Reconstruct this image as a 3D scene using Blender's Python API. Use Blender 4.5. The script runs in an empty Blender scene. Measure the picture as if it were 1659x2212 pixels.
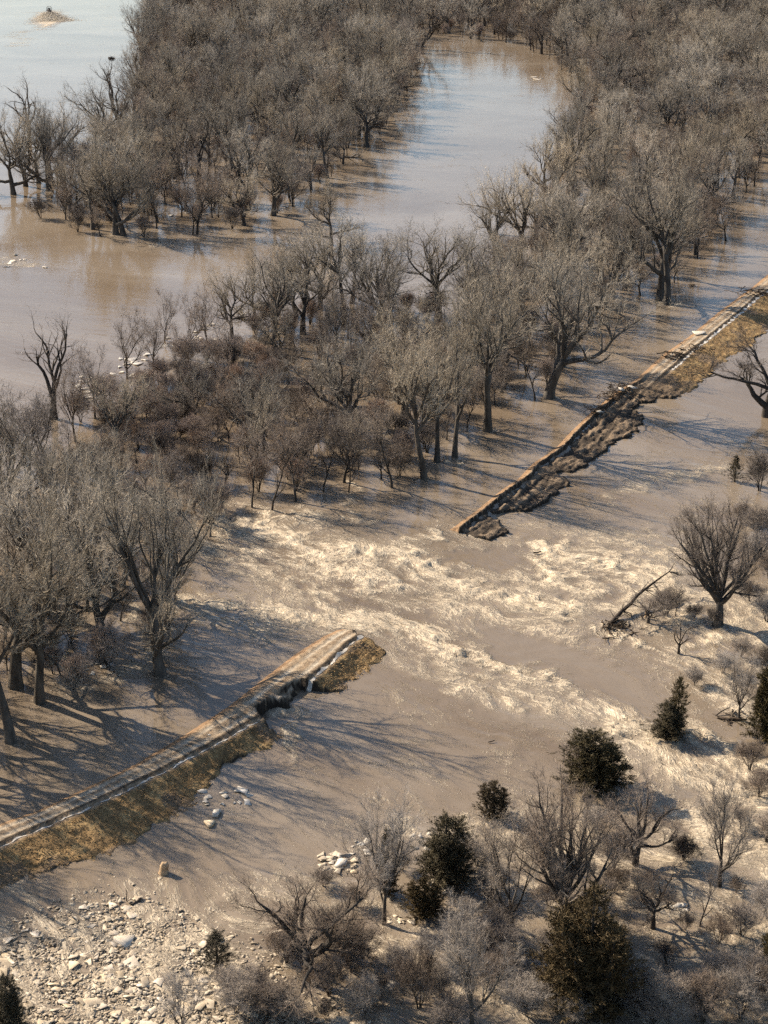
import bpy, math, random
import numpy as np
from mathutils import Matrix, Vector

# ------------------------------------------------------------------ camera, sky, sun, exposure
SC = bpy.context.scene
CAM_H, FPX, YHOR = 79.0, 3900.0, -450.0          # camera height (m); focal length and horizon row measured on a 1659x2212 print
PITCH = math.atan((1106 - YHOR) / FPX)
cam_d = bpy.data.cameras.new('camera')
cam_d.sensor_fit = 'VERTICAL'; cam_d.sensor_height = 24.0
cam_d.lens = 24.0 * FPX / 2212.0
cam_d.clip_start = 1.0; cam_d.clip_end = 20000.0
cam = bpy.data.objects.new('camera', cam_d); SC.collection.objects.link(cam)
cam.location = (0, 0, CAM_H); cam.rotation_euler = (math.pi / 2 - PITCH, 0, 0)
SC.camera = cam

SUN_EL = math.radians(33.0); SHADOW_AZ = math.radians(-33.0)   # shadows run to the right and towards the viewer
sdir = Vector((math.cos(SHADOW_AZ) * math.cos(SUN_EL), math.sin(SHADOW_AZ) * math.cos(SUN_EL), -math.sin(SUN_EL)))
world = bpy.data.worlds.new('World'); SC.world = world; world.use_nodes = True
wn = world.node_tree; wn.nodes.clear()
sky = wn.nodes.new('ShaderNodeTexSky'); sky.sky_type = 'NISHITA'; sky.sun_disc = False
sky.sun_elevation = SUN_EL; sky.sun_rotation = math.atan2(-sdir.x, -sdir.y)
sky.air_density = 1.0; sky.dust_density = 1.0; sky.ozone_density = 1.0
bg = wn.nodes.new('ShaderNodeBackground'); bg.inputs['Strength'].default_value = 0.080
wo = wn.nodes.new('ShaderNodeOutputWorld')
wn.links.new(sky.outputs[0], bg.inputs[0]); wn.links.new(bg.outputs[0], wo.inputs[0])
sun_d = bpy.data.lights.new('sun', 'SUN'); sun_d.energy = 5.0; sun_d.angle = math.radians(0.5); sun_d.color = (1.0, 0.87, 0.70)
sun = bpy.data.objects.new('sun', sun_d); SC.collection.objects.link(sun)
sun.rotation_euler = sdir.to_track_quat('-Z', 'Y').to_euler(); sun.location = (-200, 300, 250)
SC.view_settings.view_transform = 'Standard'; SC.view_settings.look = 'None'
SC.view_settings.gamma = 1.0; SC.view_settings.exposure = 1.0
SC.cycles.max_bounces = 3; SC.cycles.diffuse_bounces = 1; SC.cycles.glossy_bounces = 2
SC.cycles.use_adaptive_sampling = True; SC.cycles.adaptive_threshold = 0.022; SC.cycles.sample_clamp_direct = 1.3; SC.cycles.sample_clamp_indirect = 1.0; SC.cycles.adaptive_min_samples = 16
SC.cycles.debug_use_spatial_splits = True
SC.cycles.use_denoising = False

RNG = np.random.default_rng(7)
COL = SC.collection

# ------------------------------------------------------------------ small helpers
def p2w(px, py, z=0.0):
    """A point of the place that lies at height z, from where it was measured."""
    u = (px - 829.5) / FPX; v = (py - 1106) / FPX
    d = (u, math.cos(PITCH) - v * math.sin(PITCH), -math.sin(PITCH) - v * math.cos(PITCH))
    t = (CAM_H - z) / -d[2]
    return (d[0] * t, d[1] * t)

def row_height(py, Y):
    v = (py - 1106) / FPX
    return CAM_H + Y * (-math.sin(PITCH) - v * math.cos(PITCH)) / (math.cos(PITCH) - v * math.sin(PITCH))

def hash2(ix, iy, seed):
    h = (ix.astype(np.int64) * 374761393 + iy.astype(np.int64) * 668265263 + seed * 974711) & 0x7fffffff
    h = ((h ^ (h >> 13)) * 1274126177) & 0x7fffffff
    return h ^ (h >> 16)

def gnoise(x, y, seed=0):
    x = np.asarray(x, float); y = np.asarray(y, float)
    x0 = np.floor(x); y0 = np.floor(y); fx = x - x0; fy = y - y0
    u = fx * fx * fx * (fx * (fx * 6 - 15) + 10); v = fy * fy * fy * (fy * (fy * 6 - 15) + 10)
    def g(dx, dy):
        a = hash2(x0 + dx, y0 + dy, seed) * (2 * math.pi / 0x7fffffff) * 7.0
        return np.cos(a) * (fx - dx) + np.sin(a) * (fy - dy)
    a = g(0, 0) * (1 - u) + g(1, 0) * u; b = g(0, 1) * (1 - u) + g(1, 1) * u
    return (a * (1 - v) + b * v) * 1.45

def fbm(x, y, seed=0, octs=4, gain=0.5):
    s = 0; a = 1; t = 0
    for o in range(octs):
        s = s + a * gnoise(x * 2 ** o, y * 2 ** o, seed + o * 17); t += a; a *= gain
    return s / t

def sstep(a, b, x):
    t = np.clip((x - a) / (b - a), 0, 1); return t * t * (3 - 2 * t)

def new_mesh(name, V, quads=None, tris=None, smooth=False):
    me = bpy.data.meshes.new(name)
    V = np.asarray(V, np.float32)
    q = np.asarray(quads if quads is not None else np.zeros((0, 4)), np.int32).reshape(-1, 4)
    t = np.asarray(tris if tris is not None else np.zeros((0, 3)), np.int32).reshape(-1, 3)
    me.vertices.add(len(V)); me.vertices.foreach_set('co', V.ravel())
    nl = q.size + t.size
    me.loops.add(nl); me.loops.foreach_set('vertex_index', np.concatenate([q.ravel(), t.ravel()]))
    me.polygons.add(len(q) + len(t))
    st = np.concatenate([np.arange(len(q)) * 4, q.size + np.arange(len(t)) * 3]).astype(np.int32)
    me.polygons.foreach_set('loop_start', st)
    if smooth: me.polygons.foreach_set('use_smooth', np.ones(len(q) + len(t), bool))
    me.update(calc_edges=True); me.validate()
    return me

def put(name, me, mat=None, parent=None, loc=None, rot=None, scale=None):
    o = bpy.data.objects.new(name, me); COL.objects.link(o)
    if mat is not None and me is not None and not me.materials: me.materials.append(mat)
    if parent is not None: o.parent = parent
    if loc is not None: o.location = loc
    if rot is not None: o.rotation_euler = rot
    if scale is not None: o.scale = scale if hasattr(scale, '__len__') else (scale,) * 3
    return o

def tag(o, label=None, cat=None, group=None, kind=None):
    if label: o['label'] = label
    if cat: o['category'] = cat
    if group: o['group'] = group
    if kind: o['kind'] = kind
    return o

class Acc:
    """Collects tubes and triangles for one mesh."""
    def __init__(s): s.V = []; s.Q = []; s.T = []; s.n = 0
    def add(s, V, Q=None, T=None):
        V = np.asarray(V, float)
        if Q is not None and len(Q): s.Q.append(np.asarray(Q) + s.n)
        if T is not None and len(T): s.T.append(np.asarray(T) + s.n)
        s.V.append(V); s.n += len(V)
    def tube(s, pts, rad, sides):
        pts = np.asarray(pts, float); rad = np.asarray(rad, float); n = len(pts)
        d = np.gradient(pts, axis=0); d /= np.linalg.norm(d, axis=1, keepdims=True) + 1e-9
        ref = np.array([1.0, 0, 0]) if abs(d[0, 0]) < 0.7 else np.array([0, 1.0, 0])
        a = np.cross(d, ref); a /= np.linalg.norm(a, axis=1, keepdims=True) + 1e-9
        b = np.cross(d, a)
        th = np.arange(sides) * 2 * math.pi / sides
        R = (a[:, None, :] * np.cos(th)[None, :, None] + b[:, None, :] * np.sin(th)[None, :, None]) * rad[:, None, None] + pts[:, None, :]
        i = np.arange(n - 1)[:, None] * sides; j = np.arange(sides)[None, :]; k = (j + 1) % sides
        Q = np.stack([i + j, i + k, i + sides + k, i + sides + j], -1).reshape(-1, 4)
        base = R.reshape(-1, 3)
        tip = np.arange(sides - 2)
        T = np.stack([np.full(sides - 2, (n - 1) * sides), (n - 1) * sides + tip + 1, (n - 1) * sides + tip + 2], -1)
        s.add(base, Q, T)
    def mesh(s, name, smooth=False):
        V = np.concatenate(s.V) if s.V else np.zeros((0, 3))
        return new_mesh(name, V, np.concatenate(s.Q) if s.Q else None, np.concatenate(s.T) if s.T else None, smooth)

# ------------------------------------------------------------------ materials
def mat_new(name):
    m = bpy.data.materials.new(name); m.use_nodes = True
    return m, m.node_tree, m.node_tree.nodes['Principled BSDF']

def N(nt, t, **kw):
    n = nt.nodes.new(t)
    for k, v in kw.items(): setattr(n, k, v)
    return n

def ramp(nt, stops):
    r = N(nt, 'ShaderNodeValToRGB'); e = r.color_ramp.elements
    while len(e) < len(stops): e.new(0.5)
    for el, (p, c) in zip(e, stops): el.position = p; el.color = (*c, 1)
    return r

def mat_noisy(name, c1, c2, scale, rough=0.85, vary=0.0, bump=0.0, bscale=None, stretch=None, coord='Object', detail=4):
    m, nt, p = mat_new(name)
    tc = N(nt, 'ShaderNodeTexCoord'); nz = N(nt, 'ShaderNodeTexNoise'); nz.inputs['Scale'].default_value = scale; nz.inputs['Detail'].default_value = detail
    src = tc.outputs[coord]
    if stretch:
        mp = N(nt, 'ShaderNodeMapping'); mp.inputs['Scale'].default_value = stretch; nt.links.new(src, mp.inputs[0]); src = mp.outputs[0]
    nt.links.new(src, nz.inputs['Vector'])
    r = ramp(nt, [(0.32, c1), (0.68, c2)]); nt.links.new(nz.outputs[0], r.inputs[0])
    col = r.outputs[0]
    if vary:
        oi = N(nt, 'ShaderNodeObjectInfo'); mr = N(nt, 'ShaderNodeMapRange')
        mr.inputs['To Min'].default_value = 1 - vary; mr.inputs['To Max'].default_value = 1 + vary
        nt.links.new(oi.outputs['Random'], mr.inputs['Value'])
        hs = N(nt, 'ShaderNodeHueSaturation'); nt.links.new(mr.outputs[0], hs.inputs['Value']); nt.links.new(col, hs.inputs['Color'])
        mr2 = N(nt, 'ShaderNodeMath', operation='MULTIPLY'); mr2.inputs[1].default_value = 7.31; nt.links.new(oi.outputs['Random'], mr2.inputs[0])
        fr = N(nt, 'ShaderNodeMath', operation='FRACT'); nt.links.new(mr2.outputs[0], fr.inputs[0])
        m3 = N(nt, 'ShaderNodeMapRange'); m3.inputs['To Min'].default_value = 0.75; m3.inputs['To Max'].default_value = 1.2
        nt.links.new(fr.outputs[0], m3.inputs['Value']); nt.links.new(m3.outputs[0], hs.inputs['Saturation'])
        col = hs.outputs[0]
    nt.links.new(col, p.inputs['Base Color']); p.inputs['Roughness'].default_value = rough
    p.inputs['Specular IOR Level'].default_value = 0.2
    if bump:
        b = N(nt, 'ShaderNodeBump'); b.inputs['Strength'].default_value = bump; b.inputs['Distance'].default_value = 0.05
        n2 = N(nt, 'ShaderNodeTexNoise'); n2.inputs['Scale'].default_value = bscale or scale * 3; n2.inputs['Detail'].default_value = 5
        nt.links.new(src, n2.inputs['Vector']); nt.links.new(n2.outputs[0], b.inputs['Height']); nt.links.new(b.outputs[0], p.inputs['Normal'])
    return m

M = {}
M['bark'] = mat_noisy('bark', (0.045, 0.038, 0.031), (0.12, 0.105, 0.088), 1.6, 0.9, 0.2, 0.6, 9.0, (1, 1, 0.3))
M['bark_dark'] = mat_noisy('bark_dark', (0.03, 0.025, 0.021), (0.08, 0.066, 0.053), 1.6, 0.9, 0.2, 0.5, 9.0, (1, 1, 0.3))
M['twig'] = mat_noisy('twig', (0.25, 0.212, 0.165), (0.48, 0.415, 0.325), 0.25, 0.8, 0.42)
M['twig_brown'] = mat_noisy('twig_brown', (0.155, 0.122, 0.096), (0.28, 0.225, 0.18), 0.4, 0.8, 0.45)
M['twig_grey'] = mat_noisy('twig_grey', (0.30, 0.25, 0.205), (0.44, 0.38, 0.315), 0.4, 0.8, 0.15)
M['twig_red'] = mat_noisy('twig_red', (0.25, 0.185, 0.145), (0.42, 0.335, 0.265), 0.4, 0.8, 0.3)
M['cedar'] = mat_noisy('cedar', (0.042, 0.036, 0.019), (0.115, 0.09, 0.046), 1.3, 0.7, 0.25)
M['cedar_brown'] = mat_noisy('cedar_brown', (0.055, 0.041, 0.022), (0.125, 0.092, 0.05), 1.3, 0.75, 0.2)
M['ice'] = mat_noisy('dirty_ice', (0.36, 0.28, 0.19), (0.68, 0.57, 0.42), 0.9, 0.6, 0.28, 0.5, 6.0)
M['ice_clean'] = mat_noisy('clean_ice', (0.44, 0.385, 0.31), (0.68, 0.61, 0.51), 1.5, 0.4, 0.1, 0.3, 6.0)
M['soil'] = mat_noisy('soil', (0.035, 0.027, 0.019), (0.10, 0.075, 0.05), 1.8, 0.8, 0.0, 0.8, 5.0)
M['drift'] = mat_noisy('driftwood', (0.03, 0.022, 0.016), (0.085, 0.062, 0.044), 3.0, 0.85, 0.25, 0.5, 12.0)
M['stump'] = mat_noisy('cut_wood', (0.34, 0.22, 0.12), (0.55, 0.40, 0.25), 2.5, 0.8, 0.0, 0.4, 14.0)
M['dry_grass'] = mat_noisy('dry_grass', (0.21, 0.135, 0.062), (0.36, 0.245, 0.118), 0.8, 0.85, 0.0)

# water: muddy, with foam where it is turbulent
def make_water():
    m, nt, p = mat_new('flood_water'); L = nt.links
    uv = N(nt, 'ShaderNodeUVMap'); uv.uv_map = 'flow'
    at = N(nt, 'ShaderNodeAttribute'); at.attribute_name = 'foam'
    am = N(nt, 'ShaderNodeAttribute'); am.attribute_name = 'chop'
    def noise(sc, det, sx=1.0, sy=1.0, dist=0.0, rough=0.5, off=0.0):
        mp = N(nt, 'ShaderNodeMapping'); mp.inputs['Scale'].default_value = (sx, sy, 1); mp.inputs['Location'].default_value = (off, off * 0.7, off)
        L.new(uv.outputs[0], mp.inputs[0])
        n = N(nt, 'ShaderNodeTexNoise'); n.inputs['Scale'].default_value = sc; n.inputs['Detail'].default_value = det
        n.inputs['Distortion'].default_value = dist; n.inputs['Roughness'].default_value = rough
        L.new(mp.outputs[0], n.inputs['Vector']); return n.outputs[0]
    def math_(op, a, b=None, c=None, clamp=False):
        n = N(nt, 'ShaderNodeMath', operation=op); n.use_clamp = clamp
        for i, v in enumerate((a, b, c)):
            if v is None: continue
            if isinstance(v, (int, float)): n.inputs[i].default_value = v
            else: L.new(v, n.inputs[i])
        return n.outputs[0]
    # ridged streaks of foam, drawn out along the current
    n1 = noise(0.70, 6, 0.55, 1.5, 1.7, 0.62)
    r1 = math_('SUBTRACT', 1.0, math_('MULTIPLY', math_('ABSOLUTE', math_('SUBTRACT', n1, 0.5)), 6.0), clamp=True)
    n2 = noise(1.7, 4, 0.60, 1.4, 1.2, 0.55, 31.0)
    r2 = math_('SUBTRACT', 1.0, math_('MULTIPLY', math_('ABSOLUTE', math_('SUBTRACT', n2, 0.5)), 5.0), clamp=True)
    n3 = noise(0.22, 5, 0.5, 1.3, 0.5, 0.6, 77.0)
    pat = math_('ADD', math_('MULTIPLY', r1, 0.54), math_('ADD', math_('MULTIPLY', r2, 0.33), math_('MULTIPLY', n3, 0.50)))
    th = math_('SUBTRACT', 1.16, math_('MULTIPLY', at.outputs['Fac'], 0.78))
    fo = math_('MULTIPLY', math_('SUBTRACT', pat, th), 3.0, clamp=True)
    # mud
    nm = noise(0.05, 5, 0.5, 1.6, 0.6)
    mud = ramp(nt, [(0.30, (0.16, 0.119, 0.080)), (0.52, (0.205, 0.161, 0.116)), (0.75, (0.25, 0.205, 0.156))]); L.new(nm, mud.inputs[0])
    fc = ramp(nt, [(0.3, (0.35, 0.27, 0.18)), (0.74, (0.74, 0.625, 0.46))]); L.new(n2, fc.inputs[0])
    mx = N(nt, 'ShaderNodeMix', data_type='RGBA'); L.new(fo, mx.inputs['Factor'])
    ae = N(nt, 'ShaderNodeMix', data_type='RGBA'); ae.inputs[7].default_value = (0.40, 0.325, 0.235, 1)      # water full of air is paler
    L.new(math_('MULTIPLY', math_('SUBTRACT', at.outputs['Fac'], 0.25), math_('MULTIPLY_ADD', n3, 1.6, 0.1), clamp=True), ae.inputs['Factor'])
    L.new(mud.outputs[0], ae.inputs[6]); L.new(ae.outputs[2], mx.inputs[6]); L.new(fc.outputs[0], mx.inputs[7])
    L.new(mx.outputs[2], p.inputs['Base Color'])
    rg = math_('MULTIPLY_ADD', fo, 0.6, 0.09); L.new(rg, p.inputs['Roughness'])
    p.inputs['IOR'].default_value = 1.33
    p.inputs['Specular IOR Level'].default_value = 0.5
    # ripples: wind and current on calm water, rougher where it churns
    w1 = noise(0.7, 3, 0.35, 1.3, 0.7, 0.5, 5.0); w2 = noise(2.4, 2, 0.4, 1.2, 0.4, 0.5, 9.0)
    hgt = math_('ADD', math_('MULTIPLY', w1, 0.06), math_('MULTIPLY', w2, 0.010))
    hgt = math_('MULTIPLY', hgt, math_('ADD', math_('MULTIPLY', am.outputs['Fac'], 4.2), math_('MULTIPLY', math_('SUBTRACT', nm, 0.32), 1.4, clamp=True)))
    hgt = math_('ADD', hgt, math_('MULTIPLY', math_('MULTIPLY', fo, r2), 0.08))
    b = N(nt, 'ShaderNodeBump'); b.inputs['Strength'].default_value = 1.0; b.inputs['Distance'].default_value = 1.0
    L.new(hgt, b.inputs['Height']); L.new(b.outputs[0], p.inputs['Normal'])
    return m
M['water'] = make_water()

def make_levee_mat():
    m, nt, p = mat_new('levee_surface'); L = nt.links
    at = N(nt, 'ShaderNodeAttribute'); at.attribute_name = 'Col'
    tc = N(nt, 'ShaderNodeTexCoord')
    n = N(nt, 'ShaderNodeTexNoise'); n.inputs['Scale'].default_value = 2.6; n.inputs['Detail'].default_value = 8; n.inputs['Roughness'].default_value = 0.7
    L.new(tc.outputs['Object'], n.inputs['Vector'])
    r = ramp(nt, [(0.28, (0.55, 0.55, 0.55)), (0.72, (1.45, 1.45, 1.45))]); L.new(n.outputs[0], r.inputs[0])
    mx = N(nt, 'ShaderNodeMix', data_type='RGBA', blend_type='MULTIPLY'); mx.inputs['Factor'].default_value = 1.0
    L.new(at.outputs['Color'], mx.inputs[6]); L.new(r.outputs[0], mx.inputs[7]); L.new(mx.outputs[2], p.inputs['Base Color'])
    p.inputs['Roughness'].default_value = 0.85; p.inputs['Specular IOR Level'].default_value = 0.2
    b = N(nt, 'ShaderNodeBump'); b.inputs['Strength'].default_value = 0.7; b.inputs['Distance'].default_value = 0.12
    n2 = N(nt, 'ShaderNodeTexNoise'); n2.inputs['Scale'].default_value = 5.0; n2.inputs['Detail'].default_value = 6
    L.new(tc.outputs['Object'], n2.inputs['Vector']); L.new(n2.outputs[0], b.inputs['Height']); L.new(b.outputs[0], p.inputs['Normal'])
    return m
M['levee'] = make_levee_mat()

# ------------------------------------------------------------------ the line of the levee and the two water levels
NEAR_L = [(-120, 1835), (0, 1783), (83, 1754), (142, 1727), (300, 1651), (400, 1591), (500, 1526), (575, 1466), (640, 1416), (700, 1378), (742, 1358)]
FAR_L = [(978, 1144), (1034, 1103), (1085, 1061), (1121, 1037), (1156, 1001), (1204, 969), (1234, 936), (1287, 885), (1329, 852), (1376, 821), (1439, 764), (1490, 729), (1556, 674), (1627, 622), (1659, 595), (1760, 520)]
LINE = np.array([p2w(*q, 0.05) for q in NEAR_L + FAR_L])
n_near = len(NEAR_L)
LINE[0] = LINE[1] + (LINE[0] - LINE[1]) * 1.6
SEG = LINE[1:] - LINE[:-1]; SEGL = np.linalg.norm(SEG, axis=1); SACC = np.concatenate([[0], np.cumsum(SEGL)])
S_NEAR_END = SACC[n_near - 1]; S_FAR_START = SACC[n_near]

def line_sd(x, y):
    """Station s along the levee's upstream edge and offset d to its landward side (positive towards the viewer)."""
    x = np.asarray(x, float); y = np.asarray(y, float)
    best = np.full(x.shape, 1e18); S = np.zeros(x.shape); D = np.zeros(x.shape)
    for i in range(len(SEG)):
        t = SEG[i] / SEGL[i]; rx = x - LINE[i, 0]; ry = y - LINE[i, 1]
        a = rx * t[0] + ry * t[1]
        lo = -1e9 if i == 0 else 0; hi = 1e9 if i == len(SEG) - 1 else SEGL[i]
        ac = np.clip(a, lo, hi)
        dx = rx - ac * t[0]; dy = ry - ac * t[1]; dd = dx * dx + dy * dy
        cr = rx * t[1] - ry * t[0]
        k = dd < best
        best = np.where(k, dd, best); S = np.where(k, SACC[i] + ac, S); D = np.where(k, np.sign(cr) * np.sqrt(dd), D)
    return S, D

Z_LOW = -0.6
def water_z(x, y):
    S, D = line_sd(x, y)
    w = sstep(S_NEAR_END - 4, S_NEAR_END + 1.5, S) * (1 - sstep(S_FAR_START - 1.5, S_FAR_START + 4, S))
    a = 0.6 * (1 - w) - 6 * w; b = 2.2 * (1 - w) + 9 * w
    return Z_LOW * sstep(0, 1, (D - a) / (b - a))

def ground(px, py):
    z = 0.0
    for _ in range(4):
        x, y = p2w(px, py, z); z = float(water_z(np.array([x]), np.array([y]))[0])
    return x, y, z

# ------------------------------------------------------------------ water
def strokes_field(X, Y, strokes, ysq=0.5):
    F = np.zeros(X.shape)
    for pts, w, st in strokes:
        P = np.array([ground(*q)[:2] for q in pts])
        lo = P.min(0) - w * 4 / ysq; hi = P.max(0) + w * 4 / ysq
        k = (X > lo[0]) & (X < hi[0]) & (Y > lo[1]) & (Y < hi[1])
        if not k.any(): continue
        x = X[k]; y = Y[k] * ysq; P = P * np.array([1, ysq]); best = np.full(x.shape, 1e18)
        for i in range(len(P) - 1):
            e = P[i + 1] - P[i]; t = np.clip(((x - P[i, 0]) * e[0] + (y - P[i, 1]) * e[1]) / (e @ e + 1e-9), 0, 1)
            best = np.minimum(best, (x - P[i, 0] - t * e[0]) ** 2 + (y - P[i, 1] - t * e[1]) ** 2)
        F[k] = np.maximum(F[k], st * np.exp(-(best / (w * w)) ** 1.3))
    return F

FOAM = [
    ([(470, 1110), (560, 1150), (660, 1175), (780, 1190), (900, 1210), (1000, 1260), (1100, 1300), (1230, 1322)], 1.9, 1.0),
    ([(640, 1180), (740, 1230), (850, 1255)], 2.0, 0.85), ([(500, 1200), (600, 1255), (700, 1300)], 2.2, 0.6),
    ([(400, 1290), (500, 1312), (640, 1335), (760, 1345), (880, 1365), (980, 1405), (1080, 1440), (1210, 1462)], 1.25, 1.0),
    ([(900, 1400), (1000, 1470), (1120, 1510), (1290, 1535)], 1.7, 0.62), ([(860, 1170), (960, 1150)], 0.7, 0.8),
    ([(1165, 1195), (1250, 1215), (1350, 1230), (1440, 1240)], 1.9, 0.95), ([(1170, 1205), (1175, 1240), (1230, 1265)], 1.0, 1.1),
    ([(1270, 1290), (1350, 1300), (1420, 1290)], 1.2, 0.6), ([(880, 1300), (1000, 1330), (1140, 1350), (1230, 1340)], 0.9, 0.45),
    ([(1340, 1565), (1400, 1600), (1480, 1650), (1560, 1700), (1659, 1760)], 1.6, 1.0), ([(1340, 1560), (1365, 1580)], 0.9, 1.15),
    ([(1400, 1320), (1500, 1325), (1659, 1370)], 3.2, 0.62), ([(1292, 1355), (1340, 1378), (1400, 1395), (1470, 1420)], 0.45, 0.95),
    ([(1500, 1590), (1600, 1650), (1680, 1690)], 1.8, 0.85), ([(1420, 1700), (1540, 1760), (1680, 1860)], 3.5, 0.55),
    ([(1540, 1480), (1620, 1540), (1680, 1580)], 2.0, 0.6), ([(1500, 1390), (1580, 1370)], 0.6, 0.8),
    ([(600, 1540), (640, 1560), (630, 1640)], 0.9, 0.72), ([(1330, 1062), (1400, 1048), (1560, 1005)], 1.3, 0.5),
    ([(540, 1115), (680, 1110), (800, 1130)], 1.1, 0.55), ([(760, 1060), (770, 1110)], 0.7, 0.6),
    ([(820, 1790), (900, 1790), (1000, 1770)], 1.0, 0.6), ([(1180, 1900), (1240, 1960), (1100, 1950)], 2.2, 0.5),
    ([(1000, 1560), (1100, 1620), (1220, 1600)], 2.0, 0.30), ([(780, 1700), (900, 1740)], 2.0, 0.32),
    ([(1480, 1960), (1560, 2000), (1659, 2040)], 2.0, 0.5), ([(1300, 2060), (1340, 2090)], 1.2, 0.5),
    ([(1000, 2020), (1080, 1960)], 1.2, 0.42), ([(500, 1960), (620, 2010), (760, 2060)], 1.8, 0.40),
    ([(105, 28), (100, 50)], 4.0, 1.3), ([(95, 55), (60, 68), (45, 80), (25, 100)], 2.2, 0.9),
    ([(1090, 470), (1000, 500)], 1.0, 0.3), ([(0, 560), (60, 575)], 1.5, 0.5),
    ([(560, 505), (450, 520), (330, 530)], 2.0, 0.45), ([(1180, 862), (1230, 870)], 0.8, 0.6), ([(1395, 650), (1470, 660)], 0.8, 0.6),
    ([(1040, 935), (1080, 935)], 0.6, 0.6), ([(150, 1480), (230, 1460), (330, 1430)], 1.6, 0.5),
    ([(300, 1320), (420, 1300)], 1.4, 0.6), ([(1080, 1830), (1300, 1850), (1500, 1950), (1680, 2010)], 5.5, 0.56),
    ([(900, 2060), (1200, 2120), (1500, 2130), (1680, 2160)], 4.5, 0.55), ([(560, 1930), (760, 1930), (900, 1990)], 2.5, .45), ([(1450, 1850), (1600, 1800), (1680, 1800)], 3.5, .68),
    ([(640, 1150), (800, 1240), (960, 1290), (1120, 1330)], 4.5, .55), ([(1250, 1180), (1400, 1180), (1500, 1200)], 3.0, .6), ([(480, 1140), (700, 1210), (950, 1270), (1200, 1330)], 6.0, .62), ([(460, 1310), (800, 1370), (1050, 1440), (1280, 1520)], 3.6, .52), ([(1150, 1250), (1350, 1260), (1550, 1300), (1680, 1330)], 4.5, .62),
    ([(-20, 2110), (220, 2080), (440, 2110)], 7.0, .62), ([(1340, 1620), (1500, 1720), (1680, 1820)], 5.0, .52), ([(1480, 1430), (1600, 1480), (1680, 1520)], 4.0, .58), ([(700, 2190), (1000, 2190)], 3.0, .5), ([(1000, 1170), (1100, 1150), (1200, 1140)], 3.0, .45), ([(380, 1330), (520, 1345), (640, 1365)], 1.2, .5)]
for bx, by in [(1442, 660), (1185, 862), (1054, 933), (981, 990), (944, 999), (917, 1037), (742, 1044), (640, 1086), (585, 1106), (543, 1098), (347, 1458), (86, 1518), (24, 1604), (1552, 1352), (1466, 1414), (1596, 1559), (353, 1888), (1555, 1914), (1280, 1700), (120, 907), (250, 508)]:
    FOAM.append(([(bx - 6, by - 1), (bx + 14, by + 4)], .42, .72))          # each trunk parts the current
CALM = [([(1080, 1390), (1180, 1420), (1330, 1480)], 1.6, 1.0), ([(1000, 1200), (1090, 1215)], 1.0, 0.9)]

def grow_axis(a, b, step, lo, hi, g=1.12):
    core = list(np.arange(a, b + step * .5, step)); s = step; v = a; left = []
    while v > lo: s *= g; v -= s; left.append(v)
    s = step; v = core[-1]; right = []
    while v < hi: s *= g; v += s; right.append(v)
    return np.array(left[::-1] + core + right)

def axis_y():
    ys = list(np.arange(96, 240, 0.36)); v = ys[-1]; s = 0.36
    while v < 800: s = min(s * 1.01, 2.2); v += s; ys.append(v)
    while v < 9000: s *= 1.15; v += s; ys.append(v)
    pre = [20, 50, 70, 80, 87, 91, 94]
    return np.array(pre + ys)

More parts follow.
